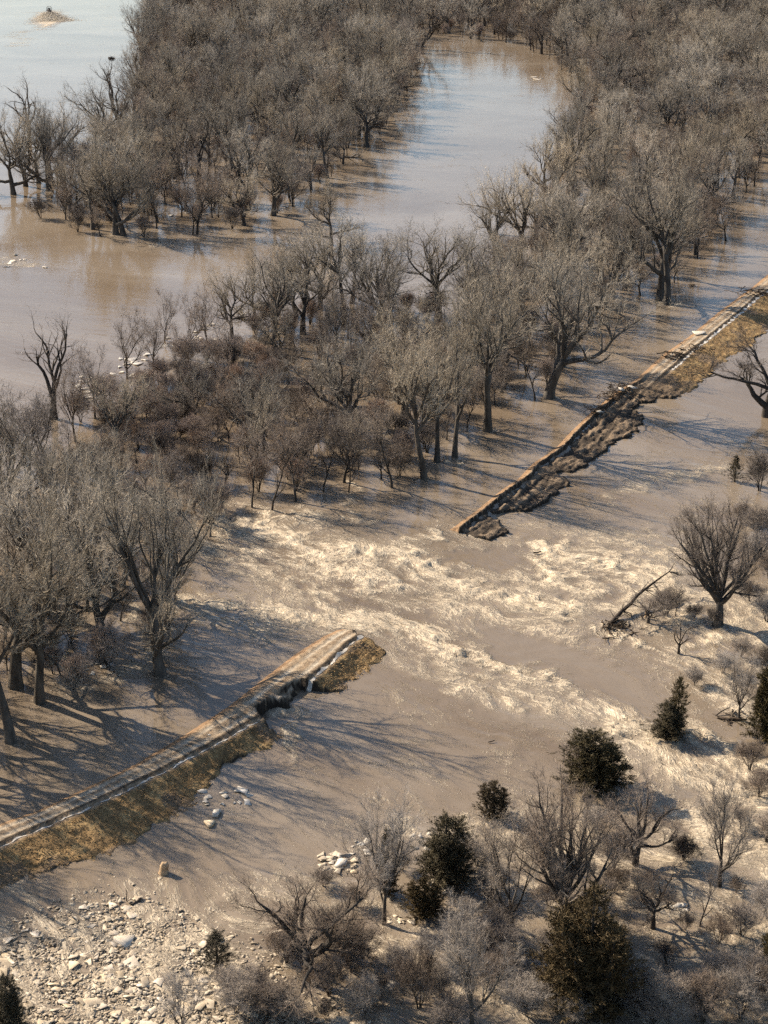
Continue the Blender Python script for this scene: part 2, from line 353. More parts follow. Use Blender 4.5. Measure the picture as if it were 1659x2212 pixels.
FLOW_A = np.array(ground(560, 1150)[:2]); FLOW_B = np.array(ground(1240, 1480)[:2])
FDIR = (FLOW_B - FLOW_A) / np.linalg.norm(FLOW_B - FLOW_A)
def build_water():
    xs = grow_axis(-36, 42, 0.3, -3500, 3500, 1.06); ys = axis_y()
    X, Y = np.meshgrid(xs, ys); X = X.ravel(); Y = Y.ravel(); nx, ny = len(xs), len(ys)
    U = X * FDIR[0] + Y * FDIR[1]; V = -X * FDIR[1] + Y * FDIR[0]
    wx = fbm(X * .05, Y * .05, 3, 3); wy = fbm(X * .05, Y * .05, 8, 3)
    U = U + wx * 5; V = V + wy * 5
    # far river runs across the view: turn the streaks towards the x axis with distance
    k = sstep(230, 330, Y); U = U * (1 - k) + X * k; V = V * (1 - k) + (Y * 0.55 + wy * 4) * k
    jx = 2.2 * fbm(U * .10, V * .22, 13, 3) + .9 * fbm(U * .4, V * .8, 14, 2); jy = 3.4 * fbm(U * .10, V * .22, 15, 3) + 1.6 * fbm(U * .4, V * .8, 16, 2)
    F = strokes_field(X + jx, Y + jy, FOAM); C = strokes_field(X + jx, Y + jy, CALM)
    F = np.clip(F - 0.6 * C, 0, 1.2) * .80
    S, D = line_sd(X, Y)
    low = np.clip(0.5 + 0.9 * fbm(X * .09, Y * .06, 21, 3), 0, 1)
    downstream = sstep(6, 12, D) * (1 - sstep(215, 240, Y))
    F = np.maximum(F, downstream * (0.10 + 0.20 * low) * (1 - C))
    F = np.maximum(F, 0.10 * low)
    F = F * (0.62 + 0.76 * np.clip(0.5 + fbm(U * .25, V * .5, 40, 3), 0, 1))
    chop = np.clip(F * 1.1, .16, 1) * (1 - sstep(260, 330, Y))
    Z = water_z(X, Y)
    # standing waves and boils
    r = 1 - np.abs(fbm(U * .22, V * .42, 5, 3)) * 2.4
    r2 = 1 - np.abs(fbm(U * .6, V * 1.0, 55, 3)) * 2.4
    amp = np.clip(F - 0.15, 0, 1) * (1 - sstep(250, 330, Y))
    F = np.clip(F + 1.1 * np.clip(amp, 0, .5) * (r - .42), 0, 1.1)
    Z = Z + amp * (0.62 * (r - .5) + 0.30 * (r2 - .5)) + 0.025 * gnoise(U * .5, V * .9, 61) * (1 - sstep(250, 500, Y))
    i = np.arange(ny - 1)[:, None] * nx + np.arange(nx - 1)[None, :]
    Q = np.stack([i, i + 1, i + nx + 1, i + nx], -1).reshape(-1, 4)
    me = new_mesh('flood_water', np.stack([X, Y, Z], -1), Q, smooth=True)
    a = me.attributes.new('foam', 'FLOAT', 'POINT'); a.data.foreach_set('value', F.astype(np.float32))
    a = me.attributes.new('chop', 'FLOAT', 'POINT'); a.data.foreach_set('value', chop.astype(np.float32))
    uvl = me.uv_layers.new(name='flow')
    vi = np.zeros(len(me.loops), np.int32); me.loops.foreach_get('vertex_index', vi)
    uvl.data.foreach_set('uv', np.stack([U[vi], V[vi]], -1).astype(np.float32).ravel())
    o = put('flood_water', me, M['water']); tag(o, 'brown muddy flood water with foaming rapids', kind='structure')
build_water()

# ------------------------------------------------------------------ levee
def interp_line(pix, z):
    W = np.array([p2w(*q, z) for q in pix]); S, D = line_sd(W[:, 0], W[:, 1]); o = np.argsort(S); return S[o], D[o]

def levee(name, s0, s1, shoulder, toe, crest_z, eroded, label):
    ss = np.arange(s0, s1, 0.28); ds = np.concatenate([np.arange(-3.0, -0.4, 0.5), np.arange(-0.4, 11.0, 0.16)])
    Sg, Dg = np.meshgrid(ss, ds, indexing='ij')
    # smooth station frame
    P = np.stack([np.interp(ss, SACC, LINE[:, 0]), np.interp(ss, SACC, LINE[:, 1])], -1)
    ker = np.ones(15) / 15
    Ps = np.stack([np.convolve(np.pad(P[:, i], 7, mode='edge'), ker, 'valid') for i in (0, 1)], -1)
    Tn = np.gradient(Ps, axis=0); Tn /= np.linalg.norm(Tn, axis=1, keepdims=True)
    Nn = np.stack([Tn[:, 1], -Tn[:, 0]], -1)
    X = P[:, None, 0] + Nn[:, None, 0] * Dg; Y = P[:, None, 1] + Nn[:, None, 1] * Dg
    sh = np.interp(ss, *shoulder)[:, None]; te = np.interp(ss, *toe)[:, None]
    er = np.interp(ss, *eroded)[:, None]                       # 0 whole, 1 crest eaten down to a bench
    big = fbm(X * .16, Y * .16, 73, 3); rag = fbm(X * .55, Y * .55, 71, 4); rag2 = fbm(X * 1.6, Y * 1.6, 75, 3)
    te = te + rag * 1.1 + rag2 * 0.45 + big * .5 - er * 2.0 * sstep(.05, .35, fbm(Sg * .17, Sg * 0 + 3, 99, 2)); sh = sh + rag2 * 0.16 + rag * .22
    d = Dg
    rise = sstep(-0.5, 1.1, d) * crest_z
    ruts = -0.07 * np.exp(-((d - sh * .42) / .22) ** 2) - 0.07 * np.exp(-((d - sh * .80) / .22) ** 2)
    grass_t = np.clip((d - sh) / np.maximum(te - sh, .3), 0, 1)
    z_whole = np.where(d < sh, rise + ruts, crest_z - 0.22 * sstep(0, .25, d - sh) - (crest_z - .22 + 0.50) * np.clip((d - sh - .75) / np.maximum(te - sh - .75, .4), 0, 1) ** 0.9)
    ridge = 0.75 + 0.35 * rag2 + 0.3 * fbm(Sg * .3, Sg * 0, 91, 2)
    rib = fbm(Sg * .22, d * 1.1, 95, 3)
    bench = -0.14 + 0.42 * rib + 0.16 * rag2 + 0.20 * rag - 0.05 * (d - 1)
    z_er = np.where(d < ridge, rise, np.maximum(crest_z - 4 * (d - ridge), bench))
    z = z_whole * (1 - er) + z_er * er
    # outer scarp: cut straight down at the toe, the bank being undercut by the water
    scarp = sstep(-.08, .22, fbm(Sg * .13, Sg * 0, 97, 2)) * (1 - er) + er
    cut = sstep(-0.05, 0.30 + 2.4 * (1 - scarp), d - te)
    z = z * (1 - cut) + (-1.5) * cut
    # broken ends
    e0 = ss[:, None] - s0 + rag * 0.9 + rag2 * .5; e1 = s1 - ss[:, None] + rag * 0.9 + rag2 * .5 - 0.10 * np.abs(d - 2)
    if s0 > S_NEAR_END: z = np.where(e0 < 0.9, -1.7 + (z + 1.7) * sstep(.5, .9, e0), z)
    else: z = np.where(e1 < 1.2, -1.7 + (z + 1.7) * sstep(.5, 1.2, e1), z)
    z = z + 0.09 * rag2 * (d > sh) + 0.035 * rag2 + .05 * rag
    z = np.where(d < -0.3, np.minimum(z, -0.02 + d * .3), z)
    # surface colours: gravel track, muddy upstream edge, dry grass, bare soil where the bank is broken
    def c(r, g, b): return np.array([r, g, b])[None, None, :]
    col = c(.28, .20, .125) * np.ones(d.shape + (1,))
    def mixc(k, cc):
        nonlocal col
        k = np.clip(k, 0, 1)[..., None]; col = col * (1 - k) + cc * k
    mixc(sstep(.35, .6, .5 + rag) * .75, c(.17, .115, .07)); mixc(sstep(.52, .66, .5 + rag2) * .6, c(.36, .28, .19))
    mixc(1 - sstep(.35, .95, d + rag2 * .3), c(.25, .155, .085))
    rr = np.exp(-((d - sh * .42) / .27) ** 2) + np.exp(-((d - sh * .80) / .27) ** 2)
    mixc(rr * (.55 + 1.0 * rag), c(.50, .43, .33))
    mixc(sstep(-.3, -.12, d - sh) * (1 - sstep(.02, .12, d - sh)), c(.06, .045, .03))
    gr = sstep(.55, .85, d - sh + rag2 * .2)
    mixc(gr, c(.25, .158, .070)); mixc(gr * sstep(.5, .75, .5 + rag), c(.37, .25, .115)); mixc(gr * sstep(.50, .68, .5 + rag2) * .7, c(.15, .10, .05)); mixc(gr * sstep(.58, .7, .5 + big), c(.17, .12, .075))
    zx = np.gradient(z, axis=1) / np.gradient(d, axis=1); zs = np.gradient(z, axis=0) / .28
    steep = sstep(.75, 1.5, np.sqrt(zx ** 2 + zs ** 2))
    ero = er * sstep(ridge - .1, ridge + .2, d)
    mixc(ero, c(.085, .063, .043)); mixc(ero * sstep(.5, .68, .5 + rib), c(.20, .145, .095)); mixc(ero * (1 - sstep(.28, .46, .5 + rib)), c(.06, .045, .032))  # soil ribs painted paler on top as if lit, hollows darker as if shaded
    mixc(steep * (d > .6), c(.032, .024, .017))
    nx, ny = d.shape
    i = np.arange(nx - 1)[:, None] * ny + np.arange(ny - 1)[None, :]
    Q = np.stack([i, i + ny, i + ny + 1, i + 1], -1).reshape(-1, 4)
    Q = Q[:, ::-1]
    me = new_mesh(name, np.stack([X, Y, z], -1).reshape(-1, 3), Q, smooth=False)
    if me.polygons[len(me.polygons) // 2].normal.z < 0: me.flip_normals()
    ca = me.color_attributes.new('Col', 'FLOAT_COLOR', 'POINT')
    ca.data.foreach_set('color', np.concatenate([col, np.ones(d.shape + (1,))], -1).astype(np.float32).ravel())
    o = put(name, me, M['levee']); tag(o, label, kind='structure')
    return o, ss, ds, X, Y, z, gr * (1 - cut) * (1 - er) * (1 - steep), sh, te, P, Nn, er

near_sh = interp_line([(0, 1820), (130, 1762), (258, 1704), (350, 1659), (550, 1551), (650, 1476), (710, 1426), (780, 1366)], 0.55)
near_toe = interp_line([(0, 1905), (182, 1856), (300, 1800), (400, 1738), (420, 1712), (505, 1646), (560, 1610), (608, 1572), (600, 1552), (575, 1560), (640, 1512), (662, 1492), (695, 1506), (722, 1496), (760, 1460), (795, 1428), (830, 1402), (846, 1392)], -0.55)
# the stretch between the two grass patches is eaten back to the shoulder
S_, _ = interp_line([(598, 1556), (565, 1560), (655, 1492), (690, 1506)], -0.55)
def force_toe(st, segs):
    s, dd = st; grid = np.arange(s[0], s[-1], 0.3); v = np.interp(grid, s, dd)
    for a, b, val in segs:
        k = sstep(a - .6, a + .9, grid) * (1 - sstep(b - .9, b + .6, grid)); v = v * (1 - k) + val * k
    return grid, v
def station(px, py, z): 
    x, y = p2w(px, py, z); return float(line_sd(np.array([x]), np.array([y]))[0][0])
g0, g1 = station(570, 1540, .5), station(655, 1474, .5)
near_toe = force_toe(near_toe, [(g0 - .8, g1 + .6, 2.5), (g1 + 2.2, S_NEAR_END + 2, 6.4)])
near = levee('levee', 0.0, S_NEAR_END + 0.8, near_sh, near_toe, 0.55, ([0, 1e4], [0, 0]), 'grassy levee stub with rutted gravel track, nearer of the two')

far_sh = interp_line([(1659, 626), (1632, 641), (1599, 671), (1534, 723), (1496, 753), (1463, 783), (1414, 821), (1340, 880)], 0.5)
far_toe = interp_line([(1659, 707), (1627, 737), (1569, 772), (1523, 813), (1479, 854), (1420, 862), (1388, 900), (1374, 935), (1330, 952), (1290, 985), (1269, 1003), (1246, 1015), (1207, 1063), (1162, 1087), (1138, 1112), (1109, 1137), (1079, 1162), (1055, 1183), (1031, 1177)], -0.55)
fe0, fe1 = station(1440, 800, .4), station(1395, 838, .4)
n0, n1 = station(1062, 1112, 0), station(1092, 1090, 0)
far_toe = force_toe(far_toe, [(n0, n1, 2.6)])
far = levee('levee', S_FAR_START - 0.8, SACC[-1], far_sh, far_toe, 0.52, ([0, fe1 - 1.5, fe0 - .5, 1e4], [1, 1, 0, 0]), 'far levee stretch running up to the frame edge, its near end washed to bare soil')

def grass_on(lev, count, seed, parent):
    o, ss, ds, X, Y, Z, G, *_ = lev
    r = np.random.default_rng(seed); pr = (G * (Z > -0.75)).ravel(); pr = pr / pr.sum()
    idx = r.choice(len(pr), count, p=pr); c = np.stack([X.ravel()[idx], Y.ravel()[idx], Z.ravel()[idx]], -1)
    c[:, :2] += r.normal(0, .12, (count, 2))
    a = r.uniform(0, 2 * math.pi, count); h = r.uniform(.05, .18, count); w = r.uniform(.03, .07, count)
    t = np.stack([np.cos(a), np.sin(a), 0 * a], -1); lean = np.stack([r.normal(.08, .12, count), r.normal(-.06, .12, count), h], -1)
    V = np.stack([c - t * w[:, None], c + t * w[:, None], c + lean], 1).reshape(-1, 3)
    me = new_mesh('dry_grass', V, None, np.arange(count * 3).reshape(-1, 3))
    g = put('dry_grass', me, M['dry_grass'], parent); g['kind'] = 'stuff'
grass_on(near, 6000, 3, near[0]); grass_on(far, 6000, 4, far[0])

# strip of pale ice and meltwater along the landward shoulder
def shoulder_strip(lev, a, b, off, wid, seed, gaps):
    o, ss, ds, X, Y, Z, G, sh, te, P, Nn, er = lev
    k = (ss >= a) & (ss <= b); s = ss[k]; r = fbm(s * .8, s * 0 + seed, seed, 3)
    c = sh[k, :1][:, 0] + off; V = []; Q = []
    zz = []
    for i in range(len(s)):
        w = wid * (0.7 + 1.3 * r[i]) * (0.0 if r[i] < gaps else 1.0); w = max(w, 0.01)
        for q in (c[i] - w, c[i] + w):
            p = P[k][i] + Nn[k][i] * q
            z = float(np.interp(q, ds, Z[k][i])); V.append((p[0], p[1], z + 0.035))
    for i in range(len(s) - 1): Q.append((2 * i, 2 * i + 1, 2 * i + 3, 2 * i + 2))
    me = new_mesh('ice_strip', V, Q)
    if me.polygons[0].normal.z < 0: me.flip_normals()
    put('ice_strip', me, M['ice_clean'], o)
shoulder_strip(near, 2.0, g0 - 1.0, 0.40, 0.10, 5, -.05)
shoulder_strip(near, g1 - 1.2, S_NEAR_END - .6, 0.42, 0.19, 6, -.1)
shoulder_strip(far, fe0 + .5, SACC[-1] - 3, 0.42, 0.24, 9, -.12)

# ------------------------------------------------------------------ trees
def unit(v): return v / (np.linalg.norm(v) + 1e-9)

def grow_tree(seed, H, trunk_frac, trunk_r, n1, n2, n3, spread, l1, l2, l3, twigs, tw_len, tw_w, lean=0.0, trop=0.10, wander=0.16, sub=2, gnarl=1.0, stems=1, bare=0.0, low=0.35, sides=7):
    """One bare winter tree: limbs as tapered tubes, twigs as thin blades. Returns (limb acc, twig acc, height)."""
    r = np.random.default_rng(seed); A = Acc(); B = Acc(); tips = []
    def branch(p, d, L, rad, nseg, lvl, sd):
        pts = [p]; rs = [rad]
        end = (.55, .42, .30, .25)[lvl]
        for i in range(nseg):
            d = unit(d + r.normal(0, wander * (1.0 if lvl else .35) * gnarl, 3) + np.array([0, 0, trop * (1.0 if lvl else 0)]))
            p = p + d * (L / nseg); pts.append(p); rs.append(rad * (1 - (1 - end) * (i + 1) / nseg))
        pts = np.array(pts); rs = np.array(rs)
        if lvl == 0: rs[0] *= 1.35; pts[0, 2] -= 1.0
        (A if lvl < 3 else B).tube(pts, rs, sd); return pts, rs
    def at(pts, t):
        f = t * (len(pts) - 1); i = min(int(f), len(pts) - 2); w = f - i
        return pts[i] * (1 - w) + pts[i + 1] * w, unit(pts[i + 1] - pts[i])
    def side(d, ang, az):
        ref = np.array([0, 0, 1.0]) if abs(d[2]) < .9 else np.array([1.0, 0, 0])
        a = unit(np.cross(d, ref)); b = np.cross(d, a)
        return unit(d * math.cos(ang) + (a * math.cos(az) + b * math.sin(az)) * math.sin(ang))
    for st in range(stems):
        az0 = r.uniform(0, 6.28)
        tilt = (lean if stems == 1 else r.uniform(.1, .35)) 
        d0 = unit(np.array([math.cos(az0) * tilt, math.sin(az0) * tilt, 1.0]))
        base = np.array([math.cos(az0), math.sin(az0), 0]) * (0 if stems == 1 else trunk_r * 1.6)
        tp, tr = branch(base, d0, H * trunk_frac, trunk_r, 5, 0, sides)
        az = r.uniform(0, 6.28)
        for i in range(n1):
            t = 1.0 if i < max(2, n1 * .55) else r.uniform(low, .95)
            az += 2.4 + r.normal(0, .3)
            p, d = at(tp, t); ang = spread * r.uniform(.45, 1.15) * (1.0 if t == 1 else 1.5)
            k = r.uniform(.75, 1.15) * (1 if t == 1 else .72)
            lp, lr = branch(p, side(d, ang, az), H * l1 * k, np.interp(t, [0, 1], [tr[0] / 1.35, tr[-1]]) * r.uniform(.6, .88), 6, 1, max(5, sides - 1))
            az2 = r.uniform(0, 6.28)
            for j in range(n2):
                t2 = 1.0 if j == 0 else r.uniform(.22, 1.0); az2 += 2.4 + r.normal(0, .4)
                p2, d2 = at(lp, t2); rad2 = np.interp(t2, [0, 1], [lr[0], lr[-1]]) * r.uniform(.45, .75)
                bp, br = branch(p2, side(d2, r.uniform(.35, .95) if j else .2, az2), H * l2 * r.uniform(.6, 1.15) * (1.1 - .35 * t2), rad2, 5, 2, 4)
                az3 = r.uniform(0, 6.28)
                for k3 in range(n3):
                    t3 = 1.0 if k3 == 0 else r.uniform(.15, 1.0); az3 += 2.4 + r.normal(0, .4)
                    p3, d3 = at(bp, t3)
                    cp, cr = branch(p3, side(d3, r.uniform(.3, .95) if k3 else .15, az3), H * l3 * r.uniform(.55, 1.2), max(np.interp(t3, [0, 1], [br[0], br[-1]]) * .55, .010), 3, 3, 3)
                    if r.uniform() >= bare: tips.append(cp)
    if tips:
        C = np.array(tips)                                         # n,4,3
        n = len(C); m = twigs
        t = r.uniform(0.1, 3.0, (n, m)); i = np.clip(t.astype(int), 0, 2); w = (t - i)[..., None]
        ar = np.arange(n)[:, None]
        p = C[ar, i] * (1 - w) + C[ar, i + 1] * w; d = C[ar, i + 1] - C[ar, i]; d /= np.linalg.norm(d, axis=-1, keepdims=True) + 1e-9
        p = p.reshape(-1, 3); d = d.reshape(-1, 3)
        def blades(p, d, L, W, jit, up):
            q = d * .75 + r.normal(0, jit, p.shape); q[:, 2] += up; q /= np.linalg.norm(q, axis=1, keepdims=True) + 1e-9
            L = L * r.uniform(.55, 1.3, len(p)); tip = p + q * L[:, None]
            s = np.cross(q, r.normal(0, 1, p.shape)); s /= np.linalg.norm(s, axis=1, keepdims=True) + 1e-9
            V = np.stack([p - s * W / 2, p + s * W / 2, tip], 1).reshape(-1, 3)
            B.add(V, None, np.arange(len(V)).reshape(-1, 3)); return p, tip, q, L
        p, tip, q, L = blades(p, d, tw_len, tw_w, .48, .22)
        for k in range(sub):
            f = r.uniform(.25, .85, len(p))[:, None]
            blades(p * (1 - f) + tip * f, q, tw_len * .6, tw_w * .7, .55, .2)
    Vz = np.concatenate(A.V)[:, 2].max() if A.V else 1
    if B.V: Vz = max(Vz, np.percentile(np.concatenate(B.V)[:, 2], 99.7))
    return A, B, float(Vz)

PROTO = {}
def proto(kind, limb_mat, twig_mat, seeds, **kw):
    L = []
    for s in seeds:
        A, B, h = grow_tree(s, **kw)
        tm = A.mesh(kind + '_trunk', True); tm.materials.append(M[limb_mat])
        cm = B.mesh(kind + '_crown'); cm.materials.append(M[twig_mat])
        L.append((tm, cm, h))
    PROTO[kind] = L

# spreading floodplain cottonwoods
proto('cottonwood', 'bark', 'twig', [1, 2, 3, 4, 5, 6], H=20, trunk_frac=.25, trunk_r=.58, n1=6, n2=8, n3=7, spread=.80, l1=.44, l2=.26, l3=.11, twigs=8, tw_len=.95, tw_w=.030, lean=.14, trop=.11, wander=.18, gnarl=1.2)
proto('tall_cottonwood', 'bark', 'twig', [7, 8, 9], H=20, trunk_frac=.40, trunk_r=.52, n1=6, n2=7, n3=7, spread=.62, l1=.40, l2=.23, l3=.10, twigs=8, tw_len=.95, tw_w=.030, lean=.10, trop=.13, wander=.16, gnarl=1.1, low=.62)
# brushy middle-sized trees
proto('elm', 'bark_dark', 'twig_brown', [11, 12, 13, 14], H=13, trunk_frac=.24, trunk_r=.20, n1=6, n2=6, n3=6, spread=.62, l1=.42, l2=.24, l3=.12, twigs=8, tw_len=.75, tw_w=.024, lean=.12, trop=.12, wander=.18)
# slim saplings
proto('sapling', 'bark_dark', 'twig_brown', [21, 22, 23], H=9, trunk_frac=.42, trunk_r=.10, n1=7, n2=4, n3=4, spread=.6, l1=.26, l2=.16, l3=.10, twigs=7, tw_len=.55, tw_w=.018, lean=.18, trop=.10, wander=.2, low=.3, sides=5)
# pale grey upright trees of the foreground
proto('hackberry', 'bark', 'twig_grey', [31, 32, 33], H=10, trunk_frac=.22, trunk_r=.17, n1=7, n2=6, n3=6, spread=.48, l1=.48, l2=.22, l3=.10, twigs=16, tw_len=.55, tw_w=.017, lean=.05, trop=.14, wander=.10)
# fan of upright stems on one stout trunk
proto('vase', 'bark', 'twig_brown', [41, 42], H=12, trunk_frac=.20, trunk_r=.42, n1=14, n2=7, n3=6, spread=.66, l1=.56, l2=.22, l3=.09, twigs=14, tw_len=.6, tw_w=.018, lean=.02, trop=.10, wander=.09, low=.7)
# gnarled, wide crowned
proto('gnarled', 'bark_dark', 'twig_brown', [51, 52], H=9, trunk_frac=.26, trunk_r=.36, n1=8, n2=6, n3=7, spread=.95, l1=.50, l2=.26, l3=.12, twigs=13, tw_len=.55, tw_w=.016, lean=.02, trop=.06, wander=.24, gnarl=1.2)
# dead snags with few twigs
proto('snag', 'bark_dark', 'twig_brown', [61, 62, 63], H=14, trunk_frac=.28, trunk_r=.40, n1=5, n2=5, n3=4, spread=.55, l1=.52, l2=.22, l3=.10, twigs=4, tw_len=.7, tw_w=.02, lean=.12, trop=.10, wander=.20, gnarl=1.2, bare=.3)
# brush
proto('shrub', 'bark_dark', 'twig_brown', [71, 72, 73], H=4.0, trunk_frac=.28, trunk_r=.05, n1=4, n2=4, n3=4, spread=.55, l1=.42, l2=.26, l3=.16, twigs=11, tw_len=.45, tw_w=.016, trop=.10, wander=.18, stems=6, sides=4)
proto('red_shrub', 'bark_dark', 'twig_red', [91, 92], H=4.0, trunk_frac=.28, trunk_r=.05, n1=4, n2=4, n3=4, spread=.55, l1=.42, l2=.26, l3=.16, twigs=11, tw_len=.48, tw_w=.018, trop=.12, wander=.16, stems=6, sides=4)
proto('grey_shrub', 'bark_dark', 'twig_grey', [81, 82], H=3.2, trunk_frac=.28, trunk_r=.04, n1=4, n2=4, n3=4, spread=.6, l1=.42, l2=.26, l3=.16, twigs=11, tw_len=.42, tw_w=.014, trop=.08, wander=.18, stems=6, sides=4)

def cedar_proto(seed, H, R, mat, leaders, gap=0.0):
    """Juniper: one or more leaders, each hung with ragged upswept sprays. leaders = (dx, dy, height share, radius share)"""
    r = np.random.default_rng(seed); A = Acc(); B = Acc(); P = []; D = []; Wd = []
    for dx, dy, hs, rsx in leaders:
        h = H * hs; R1 = R * rsx; o = np.array([dx * R, dy * R, 0.0]); ph = r.uniform(0, 6.28, 4)
        A.tube(np.array([o * .3 + [0, 0, -.6], o * .8 + [r.normal(0, .06), r.normal(0, .06), h * .4], o + [0, 0, h * .95]]), [H * .03, H * .018, .015], 6)
        nb = 150
        for i in range(nb):
            t = (i + r.uniform()) / nb; az = i * 2.39996 + r.normal(0, .3)
            lump = 1 + .26 * math.sin(2 * az + ph[0] + 5 * t) + .20 * math.sin(3 * az + ph[1] - 9 * t) + .16 * math.sin(7 * t * 3 + ph[2])
            env = (1 - t) ** .62 * (.62 + .38 * min(1, t / .16))
            L = max(R1 * env * lump * r.uniform(.55, 1.2), .10 * R1)
            if r.uniform() < gap: continue
            d = unit(np.array([math.cos(az), math.sin(az), (.22 + .8 * t) * r.uniform(.5, 1.4)])); a0 = o * (.5 + .5 * t) + [0, 0, h * (.02 + .93 * t)]
            if i % 2 == 0: A.tube(np.array([a0, a0 + d * L * .5, a0 + d * L * .9]), [.020 * H / 6, .012 * H / 6, .005], 3)
            # a spray is a plume of sprigs gathered towards the tip
            nsp = max(2, int(2 + 4 * L / R))
            for k in range(nsp):
                f = r.uniform(.25, 1.0); c = a0 + d * (f * L) + r.normal(0, .06 * R1, 3); m = int(r.integers(20, 36)); u = r.uniform(0, 1, m)[:, None]
                pd = unit(d + r.normal(0, .35, 3) + [0, 0, .35]); ln = .42 * H / 6 * r.uniform(.6, 1.3)
                P.append(c + pd * u * ln + r.normal(0, .05 * H / 6, (m, 3))); D.append(np.repeat(pd[None], m, 0))
    P = np.concatenate(P); D = np.concatenate(D); n = len(P)
    q = D * .8 + r.normal(0, .45, P.shape); q /= np.linalg.norm(q, axis=1, keepdims=True)
    L = r.uniform(.09, .22, n) * H / 6; sd = np.cross(q, r.normal(0, 1, P.shape)); sd /= np.linalg.norm(sd, axis=1, keepdims=True)
    W = r.uniform(.013, .030, n) * H / 6
    V = np.stack([P - sd * W[:, None], P + sd * W[:, None], P + q * L[:, None]], 1).reshape(-1, 3)
    B.add(V, None, np.arange(len(V)).reshape(-1, 3))
    tm = A.mesh('cedar_trunk', True); tm.materials.append(M['bark_dark']); cm = B.mesh('cedar_crown'); cm.materials.append(M[mat])
    return tm, cm, H
PROTO['cedar'] = [cedar_proto(101, 6, 1.9, 'cedar', [(0, 0, 1, 1)], .15),
                  cedar_proto(102, 6, 2.2, 'cedar', [(0, 0, 1, .85), (.38, .1, .86, .65), (-.34, -.2, .8, .65), (.05, -.42, .7, .6)], .28),
                  cedar_proto(103, 6, 2.0, 'cedar', [(0, 0, 1, .8), (.30, -.1, .9, .7), (-.28, .15, .83, .65)], .25)]
PROTO['cedar_brown'] = [cedar_proto(104, 6, 2.7, 'cedar_brown', [(0, 0, 1, .6), (.45, -.1, .74, .6), (-.45, .1, .7, .62), (.1, -.5, .62, .6), (-.2, -.4, .8, .5)], .3),
                        cedar_proto(105, 6, 2.5, 'cedar_brown', [(0, 0, 1, .7), (.4, .1, .82, .6), (-.36, -.1, .88, .6)], .3)]

NAMES = {'cottonwood': 'cottonwood_tree', 'elm': 'brushy_tree', 'sapling': 'sapling_tree', 'hackberry': 'pale_tree', 'vase': 'vase_tree', 'gnarled': 'gnarled_tree',
         'snag': 'dead_tree', 'shrub': 'shrub', 'red_shrub': 'shrub', 'tall_cottonwood': 'cottonwood_tree', 'grey_shrub': 'shrub', 'cedar': 'cedar_tree', 'cedar_brown': 'cedar_tree'}
OCC = []
def plant(kind, x, y, z, h, label, group=None, var=None, rz=None, wide=1.0, lean=(0, 0), cat=None):
    L = PROTO[kind]; tm, cm, ph = L[int(RNG.integers(len(L))) if var is None else var]
    e = bpy.data.objects.new(NAMES[kind], None); COL.objects.link(e); e.empty_display_size = .5
    e.location = (x, y, z)
    s = h / ph; e.scale = (s * wide, s * wide, s)
    e.rotation_euler = (lean[1], lean[0], RNG.uniform(0, 6.28) if rz is None else rz)
    c = cat or ('shrub' if 'shrub' in kind else 'tree')
    tag(e, label, c, group)
    put('trunk' if c == 'tree' else 'stems', tm, None, e); put('crown' if c == 'tree' else 'foliage', cm, None, e)
    OCC.append((x, y)); return e

def key(kind, bx, by, top, label, **kw):
    x, y, z = ground(bx, by); h = max(row_height(top, y) - z, 0.6)
    return plant(kind, x, y, z, h, label, **kw)

